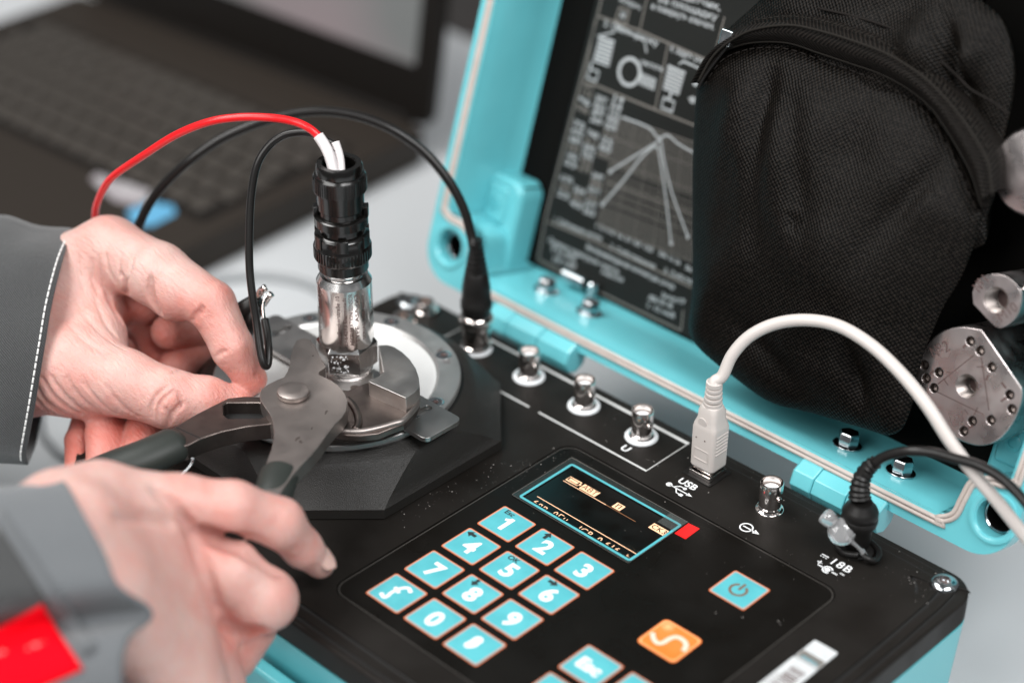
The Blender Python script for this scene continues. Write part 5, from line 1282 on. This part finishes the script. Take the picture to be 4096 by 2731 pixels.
# fingers curled into the palm first
L2((930, 560, 858, 150), (1140, 700, 856, 125), 2)
L2((1130, 735, 850, 112), (960, 752, 838, 100), 1.5)
L2((1150, 850, 856, 118), (1010, 955, 846, 112), 1.2); L2((1010, 955, 846, 112), (930, 1080, 838, 108), 1.2)
L2((700, 660, 856, 95), (815, 690, 850, 88), 1.5); L2((815, 690, 850, 85), (900, 890, 852, 85), 1.2)
L2((700, 800, 862, 110), (960, 880, 866, 120), 2)
L2((760, 520, 846, 120), (820, 610, 842, 96), 2.0)
L2((520, 1190, 838, 80), (445, 1370, 820, 76), 1.0); L2((445, 1370, 820, 76), (440, 1560, 812, 72), 1.0)
L2((680, 1150, 834, 105), (600, 1340, 812, 114), .9); L2((600, 1340, 812, 114), (600, 1560, 804, 105), .9)
L2((920, 1130, 832, 108), (830, 1300, 814, 112), .9); L2((830, 1300, 814, 112), (800, 1420, 808, 104), .9)
# palm, back of the hand, wrist
L2((-500, 700, 850, 340), (60, 690, 845, 345), 8); L2((-500, 850, 835, 340), (60, 900, 828, 330), 8)
L2((60, 690, 842, 330), (450, 600, 835, 265), 8)
L2((120, 930, 822, 305), (440, 960, 812, 262), 8)
L2((330, 470, 840, 255), (620, 292, 832, 192), 8)
L2((420, 720, 828, 255), (530, 780, 818, 195), 7)
L2((520, 500, 840, 190), (640, 520, 842, 150), 6)
# index finger
L2((620, 292, 832, 190), (900, 425, 816, 180), 5); L2((900, 425, 816, 180), (1195, 590, 803, 141), 3.5)
L2((1020, 545, 812, 128), (1000, 560, 812, 130), 5)
L2((1212, 604, 803, 137), (1330, 850, 800, 119), 2.6); L2((1330, 850, 800, 119), (1432, 1020, 803, 93), 2.6)
# thumb
L2((440, 970, 812, 255), (700, 1040, 800, 188), 6); L2((700, 1040, 800, 188), (965, 1132, 796, 168), 4)
L2((965, 1132, 796, 168), (1180, 1140, 797, 132), 3); L2((1180, 1140, 797, 132), (1350, 1165, 800, 92), 3)
hf_cr = [([c2(1130, 690), c2(1128, 655), c2(1150, 615), c2(1160, 625)], .5), ([c2(1225, 895), c2(1262, 870), c2(1290, 858)], .4),
         ([c2(860, 440), c2(858, 520), c2(880, 590), c2(915, 650)], 1.3), ([c2(690, 420), c2(712, 480), c2(720, 550), c2(745, 620)], 1.2),
         ([c2(600, 500), c2(640, 600), c2(700, 700), c2(745, 790)], .8), ([c2(545, 560), c2(590, 680), c2(660, 780)], .5),
         ([c2(870, 1240), c2(862, 1180), c2(900, 1110), c2(960, 1060)], .5), ([c2(905, 1260), c2(900, 1190), c2(935, 1130), c2(990, 1090)], .45), ([c2(960, 1290), c2(985, 1220), c2(1040, 1160)], .6), ([c2(930, 1180), c2(960, 1210), c2(970, 1260)], .25), ([c2(1010, 1090), c2(1030, 1140), c2(1020, 1190)], .4),
         
         ([c2(205, 1060), c2(260, 1150), c2(350, 1210), c2(420, 1235)], .8), ([c2(240, 1010), c2(300, 1110), c2(380, 1180), c2(470, 1225)], .75), ([c2(290, 1000), c2(340, 1080), c2(420, 1160), c2(520, 1225)], .6), ([c2(200, 1130), c2(250, 1190), c2(310, 1225)], .7),
         ([c2(380, 1010), c2(430, 1090), c2(500, 1160), c2(590, 1220)], .45), ([c2(470, 1020), c2(530, 1110), c2(600, 1180), c2(680, 1230)], .4), ([c2(600, 1050), c2(650, 1120), c2(720, 1190), c2(800, 1240)], .35),
         ([c2(560, 320), c2(570, 420), c2(590, 500)], .45), ([c2(600, 300), c2(620, 400), c2(660, 470)], .4), ([c2(520, 330), c2(530, 440), c2(560, 540)], .35), ([c2(690, 300), c2(680, 380), c2(690, 430)], .25), ([c2(760, 330), c2(740, 420), c2(720, 470)], .25),
         ([c2(440, 300), c2(450, 420), c2(480, 520)], .3), ([c2(1040, 960), c2(1010, 975), c2(980, 985)], .35), ([c2(420, 560), c2(500, 680), c2(600, 780), c2(720, 860)], .35), ([c2(380, 700), c2(480, 800), c2(600, 880)], .3), ([c2(1120, 640), c2(1095, 690)], .5),
         ([c2(1130, 640), c2(1170, 645)], .2)]
for p, r in hf_cr: hf.crease(p, r*1.35, 1.0)
def fp(c, x, y, d): return kc(*c(x, y), d)
flush_shade = [(fp(c2, 1440, 1040, 795), 11, .9), (fp(c2, 1290, 800, 790), 12, .45), (fp(c2, 1180, 640, 795), 12, .6), (fp(c2, 1380, 960, 790), 12, .6), (fp(c2, 1000, 650, 800), 12, .5), (fp(c2, 1000, 1180, 785), 12, .45), (fp(c2, 1300, 1120, 790), 14, .6),
         (fp(c2, 700, 700, 835), 16, .8), (fp(c2, 960, 750, 832), 14, .8), (fp(c2, 1060, 880, 840), 18, .85), (fp(c2, 850, 870, 845), 18, .9), (fp(c2, 800, 580, 838), 12, .7), (fp(c2, 430, 1400, 812), 22, .95), (fp(c2, 600, 1350, 806), 22, .85), (fp(c2, 840, 1300, 806), 20, .9),  # reds of the shaded hollow and fingers under the thumb, painted in
         (fp(c2, 590, 180, 822), 12, .25), (fp(c2, 400, 620, 810), 20, .2), (fp(c2, 350, 1050, 795), 18, .3), (fp(c2, 1290, 520, 797), 9, .5)]
ho, hw, hq = hand('hand', hf, flush_shade, person, 'far hand pinching with thumb and index finger beside the pliers', it=1)
def nail(p, n_, t_, w, l, parent):
    n_ = np.array(n_)/np.linalg.norm(n_); t_ = t_-n_*(t_ @ n_); t_ /= np.linalg.norm(t_); b_ = np.cross(n_, t_); mb = MB(); V = []; Fc = []; A, B_ = 10, 8
    for i in range(A+1):
        for j in range(B_+1):
            u = i/A*2-1; v = j/B_*2-1; s_ = math.sqrt(max(0, 1-.22*v**4)); x = u*w*math.sqrt(max(.05, 1-.75*abs(v)**3)); V.append(p+b_*x+t_*v*l-n_*(u*u*w*.42)+n_*.25)
    for i in range(A):
        for j in range(B_): k = i*(B_+1)+j; Fc.append((k, k+1, k+B_+2, k+B_+1))
    o = mk('fingernail', V, Fc, 'nail', parent, smooth=180); s_ = o.modifiers.new('Thick', 'SOLIDIFY'); s_.thickness = .5*MM; return o
viewdir = lambda x, y: -ray(x, y)/np.linalg.norm(ray(x, y))
rightv = RC[0]; downv = RC[1]
pn = pd(*c2(1512, 1015), 800); nail(pn-rightv*1.6, rightv*.92+viewdir(600, 870)*.25, downv*.9+rightv*.35, 3.2, 4.4, ho)

# ---- near hand, closed over the plier grips
K3 = .6576/FPX
hn = Field(kc(60, 1040, 660)*np.array([1, 1, 0])+np.array([-25, -4, 600]), kc(800, 1640, 760)*np.array([1, 1, 0])+np.array([4, 12, 775]), 1.25)
def L3(a, b, k=3.0):
    (x1, y1, d1, r1), (x2, y2, d2, r2) = a, b
    hn.limb(kc(*c3(x1, y1), d1), kc(*c3(x2, y2), d2), r1*K3*d1, r2*K3*d2, k)
L3((400, 700, 668, 400), (750, 800, 690, 360), 8); L3((750, 800, 690, 350), (1050, 900, 700, 290), 8)
L3((-100, 900, 655, 420), (400, 750, 668, 400), 8)
L3((600, 430, 682, 195), (1100, 470, 694, 168), 7); L3((350, 480, 672, 200), (600, 430, 682, 195), 7)
L3((600, 1050, 665, 380), (1000, 1350, 690, 300), 8); L3((1000, 1350, 690, 270), (1150, 1700, 690, 280), 8)
L3((1100, 1000, 705, 240), (1250, 1250, 708, 200), 6)
# index finger
L3((1100, 472, 694, 168), (1420, 500, 697, 162), 4); L3((1420, 500, 697, 160), (1700, 592, 706, 150), 3)
L3((1700, 592, 706, 148), (1840, 745, 719, 118), 3); L3((1840, 745, 719, 118), (1948, 842, 728, 92), 3)
# middle finger folded down
L3((1100, 780, 700, 190), (1420, 900, 700, 185), 4); L3((1420, 900, 700, 185), (1620, 1060, 704, 190), 3); L3((1620, 1060, 704, 185), (1480, 1140, 712, 170), 3)
L3((1560, 1230, 716, 130), (1440, 1420, 722, 125), 1.5)
# ring and little finger
L3((1250, 1380, 705, 190), (1330, 1580, 712, 170), 3)
# thumb side wrapping behind the grips
L3((420, 600, 700, 130), (420, 360, 728, 100), 4)
for p, r in [([c3(1220, 640), c3(1400, 695), c3(1560, 780), c3(1680, 880)], 4.0), ([c3(1360, 1215), c3(1450, 1265), c3(1580, 1250)], 3.2), ([c3(700, 560), c3(900, 560), c3(1050, 600)], 1.0), ([c3(1120, 560), c3(1180, 700), c3(1250, 900), c3(1320, 1100)], 1.6), ([c3(930, 380), c3(1060, 500), c3(1150, 600)], 1.0)]: hn.crease(p, r, 3.0)
flush_shade3 = [(fp(c3, 1640, 560, 694), 16, .5), (fp(c3, 1850, 780, 710), 14, .5), (fp(c3, 1330, 650, 690), 16, .7), (fp(c3, 1480, 1250, 705), 16, .8), (fp(c3, 1500, 1400, 712), 18, .7), (fp(c3, 1200, 350, 690), 12, .45), (fp(c3, 700, 550, 665), 18, .25), (fp(c3, 1750, 950, 695), 14, .35), (fp(c3, 420, 330, 715), 14, .6), (fp(c3, 1300, 1000, 690), 12, .4)]  # joint flush, plus shaded finger gaps and folds painted red
hno, hnw, hnq = hand('hand', hn, flush_shade3, person, 'near hand closed round the plier grips, index finger pointing right', fk=.6)
pn = pd(*c3(1993, 800), 722); nail(pn+viewdir(750, 1270)*.4+rightv*.2, viewdir(750, 1270)*.75+rightv*.75-downv*.35, downv*.75+rightv*.7, 4.0, 5.0, hno)

# ---- sleeves
def sleeve(name, front, back, shifts, m, ln=5, label=None, crumple=1.2, seed=0):
    """front/back: edge of the cuff in camera space; shifts: vectors carrying the section up the arm"""
    Fp = spline(front, ln); Bp = spline(back, ln); R_ = Fp+Bp; n = len(R_); V = []; UV = []; Fc = []; c = np.mean(R_, 0)
    L = np.r_[0, np.cumsum([np.linalg.norm(R_[(i+1) % n]-R_[i]) for i in range(n)])]
    acc = np.zeros(3); j = 0; Ls = 0
    sh = [np.zeros(3)]+[s_[0] for s_ in shifts]; sc_ = [1.0]+[s_[1] for s_ in shifts]
    fine = spline([np.r_[a, b] for a, b in zip(sh, sc_)], 6)
    pv = fine[0]
    for q in fine:
        Ls += np.linalg.norm(q[:3]-pv[:3]); pv = q
        for i, p in enumerate(R_):
            d = (p-c); w_ = k2w(c+d*q[3]+q[:3]); nrm = d/np.linalg.norm(d); ff = crumple*min(1, .25+Ls/25)*(mnoise.noise(Vector((Ls*.05, L[i]*.035, seed)))*2.2)
            V.append(w_+(nrm @ RC)*ff); UV.append((L[i], Ls))
    N_ = len(fine)
    for a in range(N_-1):
        for i in range(n): Fc.append((a*n+i, a*n+(i+1) % n, (a+1)*n+(i+1) % n, (a+1)*n+i))
    o = mk(name, V, Fc, m, person, smooth=180, uvs=UV, label=label); s_ = o.modifiers.new('Thick', 'SOLIDIFY'); s_.thickness = 1.1*MM; s_.offset = -1
    return o, BVHTree.FromPolygons([Vector(v) for v in V], Fc)
def drape(bv, x, y, lift=.6):
    r = Vector(ray(x, y)); r.normalize(); h = bv.ray_cast(Vector(CC), r)
    if h[0] is None: return None
    return np.array(h[0])-np.array(r)*lift
fr_ = [kc(*c2(x, y), d) for x, y, d in [(415, 160, 838), (372, 290, 818), (332, 430, 806), (292, 600, 798), (262, 780, 792), (232, 960, 790), (202, 1150, 792), (172, 1320, 797), (150, 1440, 804), (160, 1510, 816)]]
bk_ = [kc(*c2(x, y), d) for x, y, d in [(205, 1400, 850), (240, 1230, 868), (290, 1000, 880), (340, 700, 885), (380, 420, 878), (410, 250, 862)]]
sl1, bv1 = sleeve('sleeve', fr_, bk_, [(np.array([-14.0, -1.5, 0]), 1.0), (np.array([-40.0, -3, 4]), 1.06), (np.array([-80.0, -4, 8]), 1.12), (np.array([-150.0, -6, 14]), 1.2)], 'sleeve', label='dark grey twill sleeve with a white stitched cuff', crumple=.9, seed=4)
edge = [c2(x-34, y) for x, y in [(425, 190), (372, 310), (332, 440), (292, 610), (262, 790), (232, 970), (202, 1150), (172, 1320), (152, 1440), (155, 1495)]]
P = [drape(bv1, x, y, .5) for x, y in spline(edge, 22)]; P = [p for p in P if p is not None]
mb = MB(); cur = [P[0]]; acc = 0; on = True
for i in range(1, len(P)):
    acc += np.linalg.norm(P[i]-P[i-1]); cur.append(P[i])
    if acc > (2.3 if on else .55):
        if on: mb.tube(cur, .42, 6)
        cur = [P[i]]; acc = 0; on = not on
mb.mk('white_stitching', 'stitch', sl1, smooth=180, kind='stuff')
fr_ = [kc(*c3(x, y), d) for x, y, d in [(330, 335, 672), (400, 350, 655), (520, 560, 640), (640, 780, 632), (730, 990, 628), (930, 1140, 640), (800, 1260, 628), (752, 1400, 622), (750, 1600, 620), (790, 1800, 625)]]
bk_ = [kc(*c3(x, y), d) for x, y, d in [(900, 1850, 690), (700, 1500, 730), (500, 1000, 735), (350, 600, 720), (300, 400, 695)]]
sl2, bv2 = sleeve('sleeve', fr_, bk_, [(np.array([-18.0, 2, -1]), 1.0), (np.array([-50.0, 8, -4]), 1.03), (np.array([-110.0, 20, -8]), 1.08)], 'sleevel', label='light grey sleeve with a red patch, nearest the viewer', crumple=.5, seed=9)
def drapepatch(name, quad, m, parent, na=10, nb=8, lift=.9):
    V = []; UV = []
    for i in range(na+1):
        for j in range(nb+1):
            a, b = i/na, j/nb; q = np.array(quad[0])*(1-a)*(1-b)+np.array(quad[1])*a*(1-b)+np.array(quad[2])*a*b+np.array(quad[3])*(1-a)*b
            p = drape(bv2, *c3(*q), lift)
            if p is None: return None
            V.append(p); UV.append((a*40, b*40))
    Fc = [(i*(nb+1)+j, i*(nb+1)+j+1, (i+1)*(nb+1)+j+1, (i+1)*(nb+1)+j) for i in range(na) for j in range(nb)]
    o = mk(name, V, Fc, m, parent, smooth=180, uvs=UV); s_ = o.modifiers.new('Thick', 'SOLIDIFY'); s_.thickness = .9*MM; return o
r1_ = drapepatch('red_patch', [(-120, 1300), (255, 1095), (505, 1480), (-120, 1760)], 'redcloth', sl2)
r2_ = drapepatch('seam_band', [(-60, 520), (10, 500), (590, 1350), (500, 1400)], 'sleevel', sl2, na=4, nb=20, lift=1.4)
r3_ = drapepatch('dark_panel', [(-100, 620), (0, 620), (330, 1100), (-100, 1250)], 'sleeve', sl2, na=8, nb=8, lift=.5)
print('patches', r1_, r2_, r3_)
